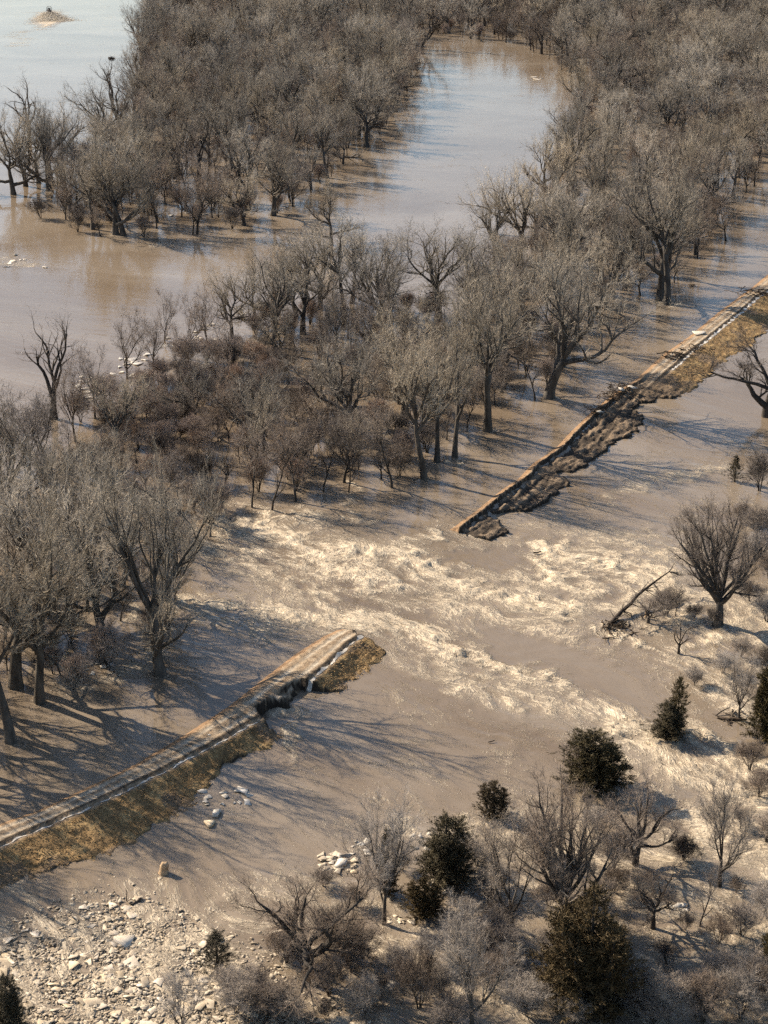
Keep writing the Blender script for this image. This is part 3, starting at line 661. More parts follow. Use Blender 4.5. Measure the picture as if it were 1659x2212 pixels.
# trees one can point to, nearest the levee first
KEYS = [
 ('tall_cottonwood', 1442, 658, 330, 'tall cottonwood with dark twin trunks at the waterside by the far levee', dict(var=0, wide=.95)),
 ('cottonwood', 1424, 648, 345, 'cottonwood just behind the dark twin trunks near the far levee', dict(var=3, wide=.9)),
 ('cottonwood', 1185, 860, 500, 'leaning cottonwood reaching a long low limb towards the far levee', dict(var=1, wide=1.05, lean=(.16, 0))),
 ('tall_cottonwood', 1054, 931, 590, 'stout cottonwood throwing one long straight trunk shadow onto the far levee', dict(var=1)),
 ('tall_cottonwood', 981, 988, 680, 'slanting cottonwood, second trunk from the breach in the levee tree line', dict(var=2, wide=.8, lean=(.12, 0))),
 ('tall_cottonwood', 944, 997, 690, 'cottonwood leaning right behind the lone straight trunk', dict(var=0, wide=.8, lean=(.14, 0))),
 ('tall_cottonwood', 917, 1035, 715, 'cottonwood with pale upright crown on a lone straight dark trunk', dict(var=1, wide=.85)),
 ('sapling', 849, 1053, 860, 'slim sapling beside the lone straight trunk', dict(var=0)),
 ('elm', 742, 1042, 850, 'clump-stemmed brushy tree at the edge of the foaming water', dict(var=0)),
 ('sapling', 752, 1063, 930, 'small leaning sapling below the clump-stemmed tree', dict(var=1)),
 ('sapling', 697, 1062, 900, 'thin straight sapling at the flooded wood edge', dict(var=2)),
 ('elm', 640, 1084, 870, 'crooked tree with bent foot at the head of the rapids', dict(var=1, lean=(.12, 0), wide=.8)),
 ('sapling', 585, 1104, 930, 'slim dark sapling standing at the top of the rapids', dict(var=0)),
 ('sapling', 543, 1096, 920, 'last sapling of the row left of the rapids head', dict(var=2)),
 ('cottonwood', 347, 1456, 985, 'large cottonwood with a forked limb bent right over the near water', dict(var=3, wide=.75, lean=(.06, 0))),
 ('cottonwood', 220, 1400, 1000, 'large forking cottonwood behind the bent forked one', dict(var=1, wide=.95)),
 ('tall_cottonwood', 86, 1516, 1040, 'straight thick trunked cottonwood casting shadow across the near levee', dict(var=2, wide=.9)),
 ('tall_cottonwood', 24, 1602, 1120, 'pale barked twin cottonwood by the water left of the near levee', dict(var=0, wide=.9)),
 ('cottonwood', 120, 1330, 960, 'cottonwood in the flooded wood at the frame edge, pale crown', dict(var=5)),
 ('snag', 118, 905, 664, 'big half-dead snag with thick bare limbs on the near river bank', dict(var=0)),
 ('elm', 275, 818, 672, 'dark fan shaped tree above the ice floes on the river bank', dict(var=2)),
 ('elm', 355, 735, 622, 'small open tree among the bank ice floes', dict(var=3, wide=.8)),
 ('elm', 447, 746, 606, 'slender tree rising beside white ice floes at the bank', dict(var=0, wide=.8)),
 ('cottonwood', 655, 722, 500, 'pale forked cottonwood standing tall in the middle of the wood', dict(var=1)),
 ('cottonwood', 598, 700, 540, 'cottonwood leaning towards the river from the middle wood', dict(var=2, lean=(-.12, 0))),
 ('cottonwood', 715, 530, 378, 'lone domed cottonwood standing in the mouth of the channel', dict(var=4)),
 ('snag', 1070, 506, 362, 'bare forked snag silhouetted against the bright channel', dict(var=1)),
 ('cottonwood', 1155, 528, 400, 'open-limbed cottonwood right of the bare forked snag', dict(var=0)),
 ('cottonwood', 250, 506, 308, 'big double trunked cottonwood at the tip of the island', dict(var=3, wide=1.1)),
 ('cottonwood', 266, 509, 330, 'slanting cottonwood beside the double trunk at the island tip', dict(var=5, lean=(.12, 0))),
 ('cottonwood', 55, 402, 225, 'flooded cottonwood nearest the frame edge off the island', dict(var=1)),
 ('snag', 62, 300, 150, 'forked snag rising against the river at the frame edge', dict(var=2)),
 ('cottonwood', 84, 396, 215, 'middle one of three flooded cottonwoods off the island', dict(var=2)),
 ('cottonwood', 110, 391, 230, 'innermost of three flooded cottonwoods off the island', dict(var=0)),
 ('cottonwood', 306, 122, 2, 'tall bare tree at the island edge near the top of the river', dict(var=5, wide=.8)),
 ('snag', 243, 215, 118, 'spindly bare tree carrying a dark stick nest', dict(var=0)),
 ('elm', 1568, 520, 415, 'small spreading tree standing in water near the upper levee', dict(var=1, wide=1.2)),
 ('elm', 20, 1065, 800, 'brushy tree rising at the frame edge below the river bank', dict(var=0)),
 ('elm', 62, 1030, 840, 'second brushy tree from the frame edge below the river bank', dict(var=1)),
 ('cottonwood', 15, 1120, 830, 'spreading tree at the frame edge behind the tall left grove', dict(var=2, wide=.9)),
 ('elm', 100, 1010, 830, 'rounded brushy tree under the big half-dead snag', dict(var=0, wide=1.1)),
 ('cottonwood', 30, 420, 225, 'flooded cottonwood at the very frame edge off the island', dict(var=4)),
 ('elm', 165, 440, 300, 'brushy tree between the flooded cottonwoods and the island tip', dict(var=2)),
 ('elm', 165, 955, 755, 'thin grey tree just right of the big half-dead snag', dict(var=3, wide=.8)),
 ('elm', 205, 905, 735, 'thin grey tree between the snag and the bank floes', dict(var=2, wide=.8)),
 ('elm', 330, 810, 670, 'grey tree behind the fan shaped one on the bank', dict(var=1, wide=.9)),
 ('elm', 405, 775, 640, 'grey tree between the two slender bank trees', dict(var=3)),
 ('cottonwood', 500, 735, 575, 'cottonwood at the river corner of the middle wood', dict(var=0, wide=.9)),
 ('cottonwood', 550, 712, 545, 'spreading cottonwood over the river corner of the wood', dict(var=4)),
 ('cottonwood', 690, 668, 480, 'tall cottonwood between the pale forked one and the channel', dict(var=3)),
 ('tall_cottonwood', 760, 655, 470, 'long-trunked cottonwood overlooking the channel mouth', dict(var=1)),
 ('cottonwood', 830, 690, 500, 'broad cottonwood below the channel mouth', dict(var=5)),
 # landward side and foreground
 ('gnarled', 1656, 900, 705, 'half-dead tree cut by the frame edge beside the far levee water', dict(var=0, wide=1.15)),
 ('cedar', 1587, 1040, 984, 'small conical cedar in the flooded field by the frame edge', dict(var=0)),
 ('shrub', 1640, 1060, 975, 'grey brush clump beside the small conical cedar', {}),
 ('vase', 1552, 1350, 1070, 'stout trunked tree with a broom of upright stems in the rapids', dict(var=0, wide=1.0)),
 ('sapling', 1458, 1330, 1255, 'thin sapling caught beside the fallen trunk', dict(var=1)),
 ('gnarled', 1400, 1345, 1290, 'tangled dead brush piled against the fallen trunk', dict(var=1, wide=1.5)),
 ('shrub', 1440, 1330, 1270, 'bleached brush beside the fallen trunk', dict(wide=1.4)),
 ('snag', 1466, 1412, 1325, 'small bent snag in the current below the fallen trunk', dict(var=2, lean=(-.25, 0), wide=1.1)),
 ('hackberry', 1596, 1557, 1392, 'bare upright tree between the two dark cedars by the frame edge', dict(var=0)),
 ('cedar', 1462, 1582, 1462, 'tall green cedar rising behind the cedar bush in the rapids', dict(var=0, wide=.75)),
 ('cedar', 1440, 1592, 1515, 'broad green cedar bush splitting the foaming current', dict(var=1, wide=1.7)),
 ('cedar', 1655, 1600, 1440, 'dark cedar cut by the frame edge beside the bare upright tree', dict(var=2)),
 ('cedar', 1278, 1702, 1578, 'dark upright cedar alone at the edge of the smooth water', dict(var=1, wide=1.9, rz=2.0)),
 ('elm', 1232, 1690, 1590, 'thin bare tree leaning against the dark upright cedar', dict(var=2, wide=.7)),
 ('hackberry', 1555, 1912, 1672, 'slender bare tree standing alone with a long shadow', dict(var=1)),
 ('vase', 1220, 2008, 1660, 'tallest pale bare tree of the foreground, many upright limbs', dict(var=1, wide=.95)),
 ('hackberry', 1107, 2005, 1770, 'pale misty bare tree left of the tallest foreground tree', dict(var=2, wide=1.1)),
 ('gnarled', 1373, 1868, 1700, 'brown bushy tree right of the tallest foreground tree', dict(var=0, wide=.9)),
 ('gnarled', 1410, 2004, 1862, 'dark many-stemmed tree beside a patch of white ice', dict(var=1, wide=.9)),
 ('sapling', 1510, 2004, 1885, 'little crooked tree in the shade near the white ice patch', dict(var=0, wide=1.1)),
 ('cedar_brown', 1272, 2168, 1915, 'huge brown-green cedar filling the foreground bottom', dict(var=0, wide=1.2)),
 ('cedar', 1315, 2130, 1985, 'dark cedar hugging the side of the huge brown-green one', dict(var=2)),
 ('cedar', 963, 1898, 1762, 'dark round cedar beside foam in the foreground middle', dict(var=1, wide=1.6, rz=.5)),
 ('hackberry', 829, 1997, 1728, 'wide-armed bare tree with a small cedar tucked behind it', dict(var=0, wide=1.0)),
 ('cedar', 838, 1930, 1790, 'small cedar tucked behind the wide-armed bare tree', dict(var=2, wide=.75)),
 ('cedar_brown', 916, 1978, 1898, 'low brown cedar bush between the round cedar and the stump', dict(var=1, wide=1.7)),
 ('gnarled', 666, 2120, 1884, 'big gnarled dark tree with low crooked limbs in the foreground', dict(var=1, wide=1.15, rz=.6)),
 ('cedar', 470, 2106, 2012, 'cone-shaped cedar at the edge of the ice rubble', dict(var=0, wide=1.4)),
 ('hackberry', 1020, 2225, 1942, 'pale bare tree rising from the bottom edge, forked low', dict(var=1)),
 ('cedar', 20, 2225, 2105, 'dark cedar in the bottom corner beyond the ice rubble', dict(var=1)),
 ('cedar', 1658, 2110, 2010, 'dark cedar cut by the frame edge in the bottom corner', dict(var=1)),
 ('cedar_brown', 1066, 1765, 1688, 'small brownish cedar at the edge of the foam behind pale trees', dict(var=1, wide=1.5)),
 ('shrub', 905, 2180, 2060, 'brown thicket near the bottom between two bare trees', {}),
 ('hackberry', 395, 2240, 2110, 'half hidden bare bush rising from the ice rubble', dict(var=2, wide=1.2)),
]
for kd, bx, by, tp, lb, kw in KEYS: key(kd, bx, by, tp, lb, **kw)

for i, (bx, by, h) in enumerate([(-70, 1560, 20), (-150, 1640, 19), (-235, 1570, 21), (-330, 1640, 20), (-420, 1700, 19), (-110, 1500, 18), (-290, 1760, 18), (-520, 1760, 20)]):
    x, y, z = ground(bx, by); plant('tall_cottonwood', x, y, z, h, 'tall cottonwood beyond the frame edge, its limb shadows raking the near levee', 'cottonwoods beyond the frame edge', var=i % 3, wide=.95)
# brush scattered over the flooded field of the foreground
BRUSH = [(700, 2020, 60, 'shrub'), (760, 2100, 70, 'shrub'), (790, 2190, 80, 'grey_shrub'), (620, 2190, 70, 'grey_shrub'), (560, 2150, 60, 'shrub'), (860, 2100, 55, 'grey_shrub'),
         (930, 2080, 70, 'grey_shrub'), (1080, 2120, 70, 'shrub'), (1130, 2190, 70, 'grey_shrub'), (1190, 2080, 60, 'grey_shrub'), (1380, 2190, 60, 'shrub'), (1440, 2200, 90, 'grey_shrub'),
         (1520, 2210, 100, 'shrub'), (1600, 2200, 110, 'grey_shrub'), (1650, 2180, 90, 'shrub'), (1560, 2120, 60, 'grey_shrub'), (1440, 2080, 50, 'shrub'), (1620, 1660, 60, 'shrub'),
         (1330, 1930, 60, 'shrub'), (1290, 1800, 55, 'grey_shrub'), (1170, 1850, 60, 'grey_shrub'), (1030, 1870, 50, 'grey_shrub'), (1060, 1930, 60, 'shrub'), (770, 1960, 45, 'shrub'),
         (600, 2060, 45, 'shrub'), (510, 2190, 60, 'grey_shrub'), (1300, 1960, 60, 'shrub'), (1480, 2010, 40, 'shrub'), (1590, 1930, 35, 'shrub'), (1540, 1350, 40, 'shrub'), (1600, 1420, 40, 'grey_shrub'),
         (870, 1880, 35, 'shrub'), (950, 2150, 60, 'grey_shrub'), (1240, 2215, 60, 'grey_shrub'), (1010, 1985, 40, 'grey_shrub'), (700, 1915, 40, 'shrub'), (1640, 1160, 70, 'shrub'), (1660, 1250, 60, 'shrub'), (1630, 1210, 60, 'grey_shrub'), (1600, 1130, 45, 'shrub'), (1655, 1345, 60, 'grey_shrub'), (1620, 1300, 45, 'shrub'), (1500, 1335, 30, 'shrub'), (1560, 1455, 45, 'grey_shrub'), (1650, 1455, 60, 'shrub'), (1585, 1262, 40, 'shrub'), (1500, 1480, 35, 'grey_shrub'), (1640, 1720, 60, 'shrub'), (1655, 1820, 60, 'grey_shrub'), (1600, 1790, 40, 'shrub')]
for bx, by, hh, kd in BRUSH:
    w = RNG.uniform(1.0, 1.5)
    where = 'in the water by the frame edge' if by < 1700 else 'in the bottom corner' if bx > 1400 and by > 2100 else 'near the many-stemmed tree' if bx > 1400 else 'at the bottom beside the huge cedar' if bx > 1040 and by > 2050 else 'around the tallest pale tree' if bx > 1040 else 'near the pale forked tree' if bx > 840 else 'about the gnarled tree' if bx > 600 else 'at the rubble edge'
    key(kd, bx, by, by - hh, ('brown' if kd == 'shrub' else 'pale grey') + (' tall' if hh > 65 else ' low' if hh < 50 else '') + (' wide' if w > 1.25 else ' narrow') + ' leafless bush ' + where, group='brush scattered over the flooded foreground', wide=w)

FIELD = [(560, 2030), (760, 2010), (1000, 1930), (1180, 1830), (1330, 1760), (1480, 1800), (1659, 1960), (1680, 2225), (500, 2225)]
def field_brush(n):
    r = np.random.default_rng(23); k = 0
    while k < n:
        px, py = r.uniform(500, 1680), r.uniform(1750, 2225)
        if r.uniform() > ((py - 1700) / 500) or not (lambda: in_poly(px, py, FIELD))(): continue
        x, y, z = ground(px, py); h = r.uniform(1.2, 3.4); kd = 'shrub' if r.uniform() < .72 else 'grey_shrub'; w = r.uniform(1.0, 1.6)
        lb = ('brown' if kd == 'shrub' else 'pale grey') + (' tall' if h > 2.6 else ' low' if h < 1.9 else ' knee-high') + (' spreading' if w > 1.3 else ' upright') + ' brush clump ' + ('right of the huge cedar' if px > 1340 else 'between the gnarled tree and the huge cedar' if px > 700 else 'around the gnarled tree')
        if 'knee-high' in lb: lb = lb.replace('knee-high', 'medium')
        plant(kd, x, y, z, h, lb, 'brush scattered over the flooded foreground', wide=w); k += 1

# ---- woods
def in_poly(x, y, P):
    c = False; j = len(P) - 1
    for i in range(len(P)):
        if (P[i][1] > y) != (P[j][1] > y) and x < (P[j][0] - P[i][0]) * (y - P[i][1]) / (P[j][1] - P[i][1]) + P[i][0]: c = not c
        j = i
    return c
ISLAND = [(70, 470), (150, 512), (330, 522), (480, 508), (590, 478), (670, 425), (735, 365), (815, 305), (862, 240), (895, 175), (915, 105), (870, 60), (870, -40), (345, -40), (322, 40), (318, 120), (285, 235), (215, 325), (110, 392)]
FARBANK = [(870, -40), (890, 60), (960, 78), (1060, 88), (1160, 120), (1262, 185), (1250, 250), (1205, 330), (1170, 430), (1130, 505), (1170, 520), (1300, 500), (1400, 470), (1659, 420), (1900, 330), (1900, -40)]
MIDWOOD = [(1130, 540), (1170, 520), (1300, 500), (1560, 455), (1520, 540), (1440, 645), (1340, 640), (1270, 720), (1190, 850), (1054, 920), (979, 980), (900, 1020), (849, 1045), (790, 1000), (700, 960),
           (620, 900), (560, 820), (545, 730), (620, 660), (700, 635), (790, 660), (900, 690), (1010, 650), (1080, 585)]
LOWWOOD = [(540, 1095), (640, 1078), (740, 1045), (849, 1048), (790, 1000), (700, 960), (620, 900), (560, 820), (480, 790), (310, 900), (118, 985), (-60, 1030), (-60, 1270), (200, 1275), (400, 1250), (455, 1170)]
THICKET = [(150, 915), (230, 870), (320, 830), (440, 765), (520, 760), (600, 800), (600, 900), (430, 960), (250, 965)]
LEFTWOOD = [(-60, 1270), (200, 1275), (400, 1255), (330, 1440), (200, 1480), (87, 1510), (-20, 1590), (-150, 1680), (-420, 1800), (-460, 1300)]

def scatter(poly, spacing, rng, keep=1.0):
    W = [p2w(*q) for q in poly]; xs = [w[0] for w in W]; ys = [w[1] for w in W]
    out = []; cell = {}; area = (max(xs) - min(xs)) * (max(ys) - min(ys)); tries = int(area / spacing ** 2 * 5)
    for _ in range(tries):
        x = rng.uniform(min(xs), max(xs)); y = rng.uniform(min(ys), max(ys))
        if not in_poly(x, y, W): continue
        k = (int(x // spacing), int(y // spacing)); ok = True
        for a in (-1, 0, 1):
            for b in (-1, 0, 1):
                for q in cell.get((k[0] + a, k[1] + b), ()):
                    if (q[0] - x) ** 2 + (q[1] - y) ** 2 < spacing ** 2: ok = False
        if ok: cell.setdefault(k, []).append((x, y)); out.append((x, y))
    return out
rs = np.random.default_rng(11)
field_brush(42)
occ = list(OCC)
def clear_of(x, y, d): return all((x - a) ** 2 + (y - b) ** 2 > d * d for a, b in occ)

REST_BIG = []; REST_SMALL = []
def look(kd, h, hr, ln):
    size = 'tall' if h > hr[0] + .62 * (hr[1] - hr[0]) else ('short' if h < hr[0] + .3 * (hr[1] - hr[0]) else 'middling')
    return size + (' pale-crowned cottonwood' if kd == 'cottonwood' else ' long-trunked cottonwood' if kd == 'tall_cottonwood' else ' half-dead snag' if kd == 'snag' else ' brown brushy tree' if kd == 'elm' else ' slim sapling' if kd == 'sapling' else ' reddish shrub' if kd == 'red_shrub' else ' brown shrub') + (' leaning right' if ln > .06 else ' leaning left' if ln < -.06 else '')
def wood(poly, sp_big, sp_small, hb, hs, place, group_big, group_small, lim_big, lim_small, mix=.2):
    big = [q for q in scatter(poly, sp_big, rs) if clear_of(*q, sp_big * .55)] if sp_big else []
    big.sort(key=lambda q: q[1])
    for i, (x, y) in enumerate(big):
        h = rs.uniform(*hb); u = rs.uniform(); kd = 'elm' if u < mix else 'snag' if u < mix + .06 else 'tall_cottonwood' if u < mix + .25 else 'cottonwood'; ln = rs.normal(0, .06)
        lb = look(kd, h, hb, ln)
        if kd == 'elm': h *= .82
        if i < lim_big: plant(kd, x, y, 0, h, lb + ' ' + place(x, y), group_big, wide=rs.uniform(.85, 1.15), lean=(ln, rs.normal(0, .05)))
        else: REST_BIG.append((x, y, h, kd))
    small = [q for q in scatter(poly, sp_small, rs) if clear_of(*q, 1.5)]; small.sort(key=lambda q: q[1])
    small = [q for q in small if w2p(*q)[0] > -60]
    for i, (x, y) in enumerate(small):
        h = rs.uniform(*hs); u = rs.uniform(); kd = 'red_shrub' if u < .22 else 'shrub' if u < .45 else 'elm' if u < .8 else 'sapling'
        lb = look(kd, h, hs, 0).replace('tall', 'taller').replace('short', 'lower').replace('middling', 'undergrowth')
        if 'shrub' in kd: h = min(h, 5.5) * .8
        if i < lim_small: plant(kd, x, y, 0, h, lb + ' ' + place(x, y), group_small, wide=rs.uniform(.95, 1.3))
        else: REST_SMALL.append((x, y, h, kd))
def w2p(x, y, z=0.0):
    yc = y * math.cos(PITCH) - (z - CAM_H) * math.sin(PITCH); v = -(y * math.sin(PITCH) + (z - CAM_H) * math.cos(PITCH)) / yc
    return 829.5 + FPX * x / yc, 1106 + FPX * v
def left_place(x, y):
    px, py = w2p(x, y)
    if px < -30: return 'beyond the frame edge, its shadow on the near levee'
    return 'standing in water near the near levee' if py > 1380 else ('at the frame edge left of the breach' if px < 150 else 'in the flooded wood beside the rapids head')
def low_place(x, y):
    px, py = w2p(x, y)
    return 'in the low wood at the frame edge' if px < 150 else 'in the low wood beside the rapids head' if px > 420 and py > 990 else 'of the low wood behind the river bank' if py < 1010 else 'in the low wood behind the tall left trees'
def mid_place(x, y):
    px, py = w2p(x, y); d = float(line_sd(np.array([x]), np.array([y]))[1][0])
    if d > -24: return 'in the waterside row facing the far levee'
    if py < 640: return 'of the wood by the channel mouth'
    if px < 430: return 'behind the river bank ice floes'
    return 'in the heart of the middle wood' if py < 850 else 'in the middle wood above the rapids'
def isl_place(x, y):
    px, py = w2p(x, y)
    if px < 200: return 'off the river side of the island'
    if py > 470: return 'at the waterline of the island tip'
    return 'on the channel side of the island' if px > 600 else 'inside the island tip wood'
def bank_place(x, y):
    px, py = w2p(x, y); return 'on the bank right of the channel' if px < 1330 else 'in the wood beyond the upper levee water'
wood(LEFTWOOD, 7.4, 3.2, (12, 20), (3, 7), left_place, 'trees of the wood left of the breach', 'undergrowth of the wood left of the breach', 60, 95, mix=.15)
wood(LOWWOOD, 6.4, 3.4, (7, 12.5), (3.5, 7), low_place, 'trees of the low wood behind the river bank', 'undergrowth of the low wood behind the river bank', 60, 170, mix=.55)
wood(MIDWOOD, 7.6, 4.2, (9.5, 19.5), (5, 9), mid_place, 'trees of the wood between channel and levee', 'undergrowth of the wood between channel and levee', 130, 120, mix=.28)
for i, (x, y) in enumerate(scatter(THICKET, 3.7, rs)):
    h = rs.uniform(2.5, 5.2); w = rs.uniform(1, 1.5); px, py = w2p(x, y)
    plant('red_shrub', x, y, 0, h, ('tall ' if h > 4.2 else 'low ' if h < 3.3 else 'medium ') + ('broad ' if w > 1.25 else 'upright ') + 'reddish thicket shrub ' + ('beside the river bank ice floes' if py < 850 else 'below the half-dead snag' if px < 330 else 'deep in the middle wood'), 'reddish thicket behind the river bank', wide=w)
wood(ISLAND, 7.8, 6.0, (9.5, 19), (6, 10), isl_place, 'trees of the river island', 'undergrowth of the river island', 75, 25, mix=.25)
wood(FARBANK, 7.8, 6.6, (9.5, 19), (6, 10), bank_place, 'trees of the far bank wood', 'undergrowth of the far bank wood', 45, 10, mix=.25)

# the far woods read as one mass
def far_woods(name, pts, label):
    kinds = ['cottonwood', 'tall_cottonwood', 'snag', 'elm', 'sapling', 'shrub', 'red_shrub']; col = bpy.data.collections.new(name + '_kinds'); order = []
    for kd in kinds:
        for v, (tm, cm, ph) in enumerate(PROTO[kd]):
            nv, nt_ = len(tm.vertices), len(cm.vertices)
            A = np.zeros(nv * 3, np.float32); tm.vertices.foreach_get('co', A); B = np.zeros(nt_ * 3, np.float32); cm.vertices.foreach_get('co', B)
            q = [tuple(p.vertices) for p in tm.polygons]; t = [tuple(i + nv for i in p.vertices) for p in cm.polygons]
            me = bpy.data.meshes.new('far_tree'); me.from_pydata(np.concatenate([A, B]).reshape(-1, 3).tolist(), [], q + t)
            me.materials.append(tm.materials[0]); me.materials.append(cm.materials[0])
            me.polygons.foreach_set('material_index', np.array([0] * len(q) + [1] * len(t), np.int32)); me.update()
            o = bpy.data.objects.new('f%02d_%s' % (len(order), kd), me); col.objects.link(o); order.append((kd, v, ph))
    by = {}
    for i, (kd, v, ph) in enumerate(order): by.setdefault(kd, []).append((i, ph))
    V = []; idx = []; sc = []; rot = []
    for x, y, h, kd in pts:
        i, ph = by[kd][int(rs.integers(len(by[kd])))]; V.append((x, y, 0)); idx.append(i); s = h / ph; w = s * rs.uniform(.9, 1.25)
        sc.append((w, w, s)); rot.append((rs.normal(0, .05), rs.normal(0, .05), rs.uniform(0, 6.28)))
    me = bpy.data.meshes.new(name); me.from_pydata(V, [], [])
    a = me.attributes.new('idx', 'INT', 'POINT'); a.data.foreach_set('value', np.array(idx, np.int32))
    a = me.attributes.new('sc', 'FLOAT_VECTOR', 'POINT'); a.data.foreach_set('vector', np.array(sc, np.float32).ravel())
    a = me.attributes.new('rot', 'FLOAT_VECTOR', 'POINT'); a.data.foreach_set('vector', np.array(rot, np.float32).ravel())
    o = put(name, me); tag(o, label, kind='stuff')
    ng = bpy.data.node_groups.new(name, 'GeometryNodeTree')
    ng.interface.new_socket('Geometry', in_out='INPUT', socket_type='NodeSocketGeometry'); ng.interface.new_socket('Geometry', in_out='OUTPUT', socket_type='NodeSocketGeometry')
    gi = ng.nodes.new('NodeGroupInput'); go = ng.nodes.new('NodeGroupOutput'); ip = ng.nodes.new('GeometryNodeInstanceOnPoints'); ci = ng.nodes.new('GeometryNodeCollectionInfo')
    ci.inputs['Collection'].default_value = col; ci.inputs['Separate Children'].default_value = True; ci.inputs['Reset Children'].default_value = True
    ip.inputs['Pick Instance'].default_value = True
    def na(n, t):
        x = ng.nodes.new('GeometryNodeInputNamedAttribute'); x.data_type = t; x.inputs['Name'].default_value = n; return x.outputs['Attribute']
    l = ng.links
    l.new(gi.outputs[0], ip.inputs['Points']); l.new(ci.outputs[0], ip.inputs['Instance']); l.new(na('idx', 'INT'), ip.inputs['Instance Index'])
    l.new(na('sc', 'FLOAT_VECTOR'), ip.inputs['Scale']); l.new(na('rot', 'FLOAT_VECTOR'), ip.inputs['Rotation'])
    l.new(ip.outputs[0], go.inputs[0])
    md = o.modifiers.new('woods', 'NODES'); md.node_group = ng
far_woods('distant_woods', REST_BIG + REST_SMALL, 'dense leafless woods reaching back to the top of the view')
print('individual trees', len(OCC), 'rest', len(REST_BIG), len(REST_SMALL))

# ------------------------------------------------------------------ ice
def slab_mesh(seed):
    r = np.random.default_rng(seed); n = int(r.integers(5, 8)); a = np.sort(r.uniform(0, 2 * math.pi, n) * .35 + np.arange(n) * 2 * math.pi / n * 1.0)
    rad = r.uniform(.35, .6, n); x = np.cos(a) * rad; y = np.sin(a) * rad * r.uniform(.55, .95); th = r.uniform(.09, .16)
    V = np.concatenate([np.stack([x, y, np.full(n, -th / 2)], -1), np.stack([x * .93, y * .93, np.full(n, th / 2) + r.normal(0, .015, n)], -1)])
    Q = [(i, (i + 1) % n, n + (i + 1) % n, n + i) for i in range(n)]
    T = [(n, n + i, n + i + 1) for i in range(1, n - 1)] + [(0, i + 1, i) for i in range(1, n - 1)]
    return V, np.array(Q), np.array(T)
SLABS = [slab_mesh(900 + i) for i in range(10)]
SLAB_ME = []
for i, (V, Q, T) in enumerate(SLABS):
    me = new_mesh('ice_plate', V, Q, T); me.materials.append(M['ice']); SLAB_ME.append(me)
SLAB_CLEAN = []
for i, (V, Q, T) in enumerate(SLABS):
    me = new_mesh('ice_plate', V, Q, T); me.materials.append(M['ice_clean']); SLAB_CLEAN.append(me)

def ice_slab(x, y, z, size, label, group=None, flat=.1, clean=False, thick=1.0):
    o = put('ice_plate', (SLAB_CLEAN if clean else SLAB_ME)[int(rs.integers(10))], None, None, (x, y, z), (rs.normal(0, flat), rs.normal(0, flat), rs.uniform(0, 6.28)), (size, size, min(size, 1.3) * thick))
    tag(o, label, 'ice plate', group); return o

RUBBLE = [(-60, 2040), (0, 2020), (79, 1998), (142, 1974), (198, 1963), (250, 1950), (290, 1962), (364, 1982), (430, 2020), (490, 2050), (570, 2085), (610, 2115), (600, 2140), (560, 2150), (620, 2170), (720, 2185), (830, 2230), (-60, 2260)]
RW = [ground(*q)[:2] for q in RUBBLE]
def rubble_label(x, y, s):
    px, py = w2p(x, y, Z_LOW); return ('large ' if s > .95 else 'medium ' if s > .8 else 'small ') + 'dirty ice slab ' + ('at the upper edge' if py < 2030 else 'along the bottom' if py > 2130 else 'in the middle') + (' of the rubble field near the cone-shaped cedar' if px > 330 else ' of the rubble field by the frame edge' if px < 130 else ' of the rubble field')
def rubble():
    xs = [w[0] for w in RW]; ys = [w[1] for w in RW]; items = []
    while len(items) < 13000:
        x = rs.uniform(min(xs), max(xs)); y = rs.uniform(min(ys), max(ys))
        if in_poly(x, y, RW): items.append((x + rs.normal(0, .9), y + rs.normal(0, 1.6), float(np.clip(rs.lognormal(-1.42, .58), .11, 1.7))))
    items.sort(key=lambda q: -q[2])
    B = Acc()
    for i, (x, y, s) in enumerate(items):
        z = Z_LOW + rs.uniform(-.03, .09)
        if i < 170: ice_slab(x, y, z + .05, s, rubble_label(x, y, s), 'ice slabs of the rubble field', .10, thick=.42)
        else:
            V, Q, T = SLABS[i % 10]; R = np.array(Matrix.Rotation(rs.uniform(0, 6.28), 3, 'Z') @ Matrix.Rotation(rs.normal(0, .2), 3, 'X') @ Matrix.Rotation(rs.normal(0, .2), 3, 'Y'))
            B.add((V * [s, s, .45 * s]) @ R.T + np.array([x, y, z]), Q, T)
    o = put('ice_rubble', B.mesh('ice_rubble'), M['ice']); tag(o, 'field of small broken ice at the bottom of the view', kind='stuff')
rubble()
def ice_patch(px0, py0, px1, py1, n, smin, smax, label, group, clean=True, flat=.1, dz=.06):
    for _ in range(n):
        x, y, z = ground(rs.uniform(px0, px1), rs.uniform(py0, py1)); ice_slab(x, y, z + dz, rs.uniform(smin, smax), label, group, flat, clean, .65)
ice_patch(270, 762, 330, 790, 9, 1.0, 2.2, 'white ice floe jammed against the river bank trees', 'ice floes along the near river bank')
ice_patch(240, 775, 300, 815, 9, 1.0, 2.0, 'white ice floe jammed against the river bank trees', 'ice floes along the near river bank')
ice_patch(165, 805, 215, 868, 14, 1.0, 2.0, 'white ice floe jammed against the river bank trees', 'ice floes along the near river bank')
ice_patch(360, 725, 480, 750, 12, .8, 1.8, 'white ice floe jammed against the river bank trees', 'ice floes along the near river bank')
ice_patch(410, 695, 460, 725, 7, .8, 1.8, 'white ice floe jammed against the river bank trees', 'ice floes along the near river bank')
ice_patch(690, 1845, 765, 1885, 30, .4, 1.2, 'pale ice plate in the heap left of the wide-armed tree', 'ice plates left of the wide-armed tree', clean=False)
ice_patch(760, 1815, 800, 1850, 10, .4, .8, 'pale ice plate in the heap left of the wide-armed tree', 'ice plates left of the wide-armed tree')
ice_patch(880, 1800, 940, 1850, 10, .4, .8, 'pale ice plate behind the dark round cedar', 'ice plates behind the round cedar')
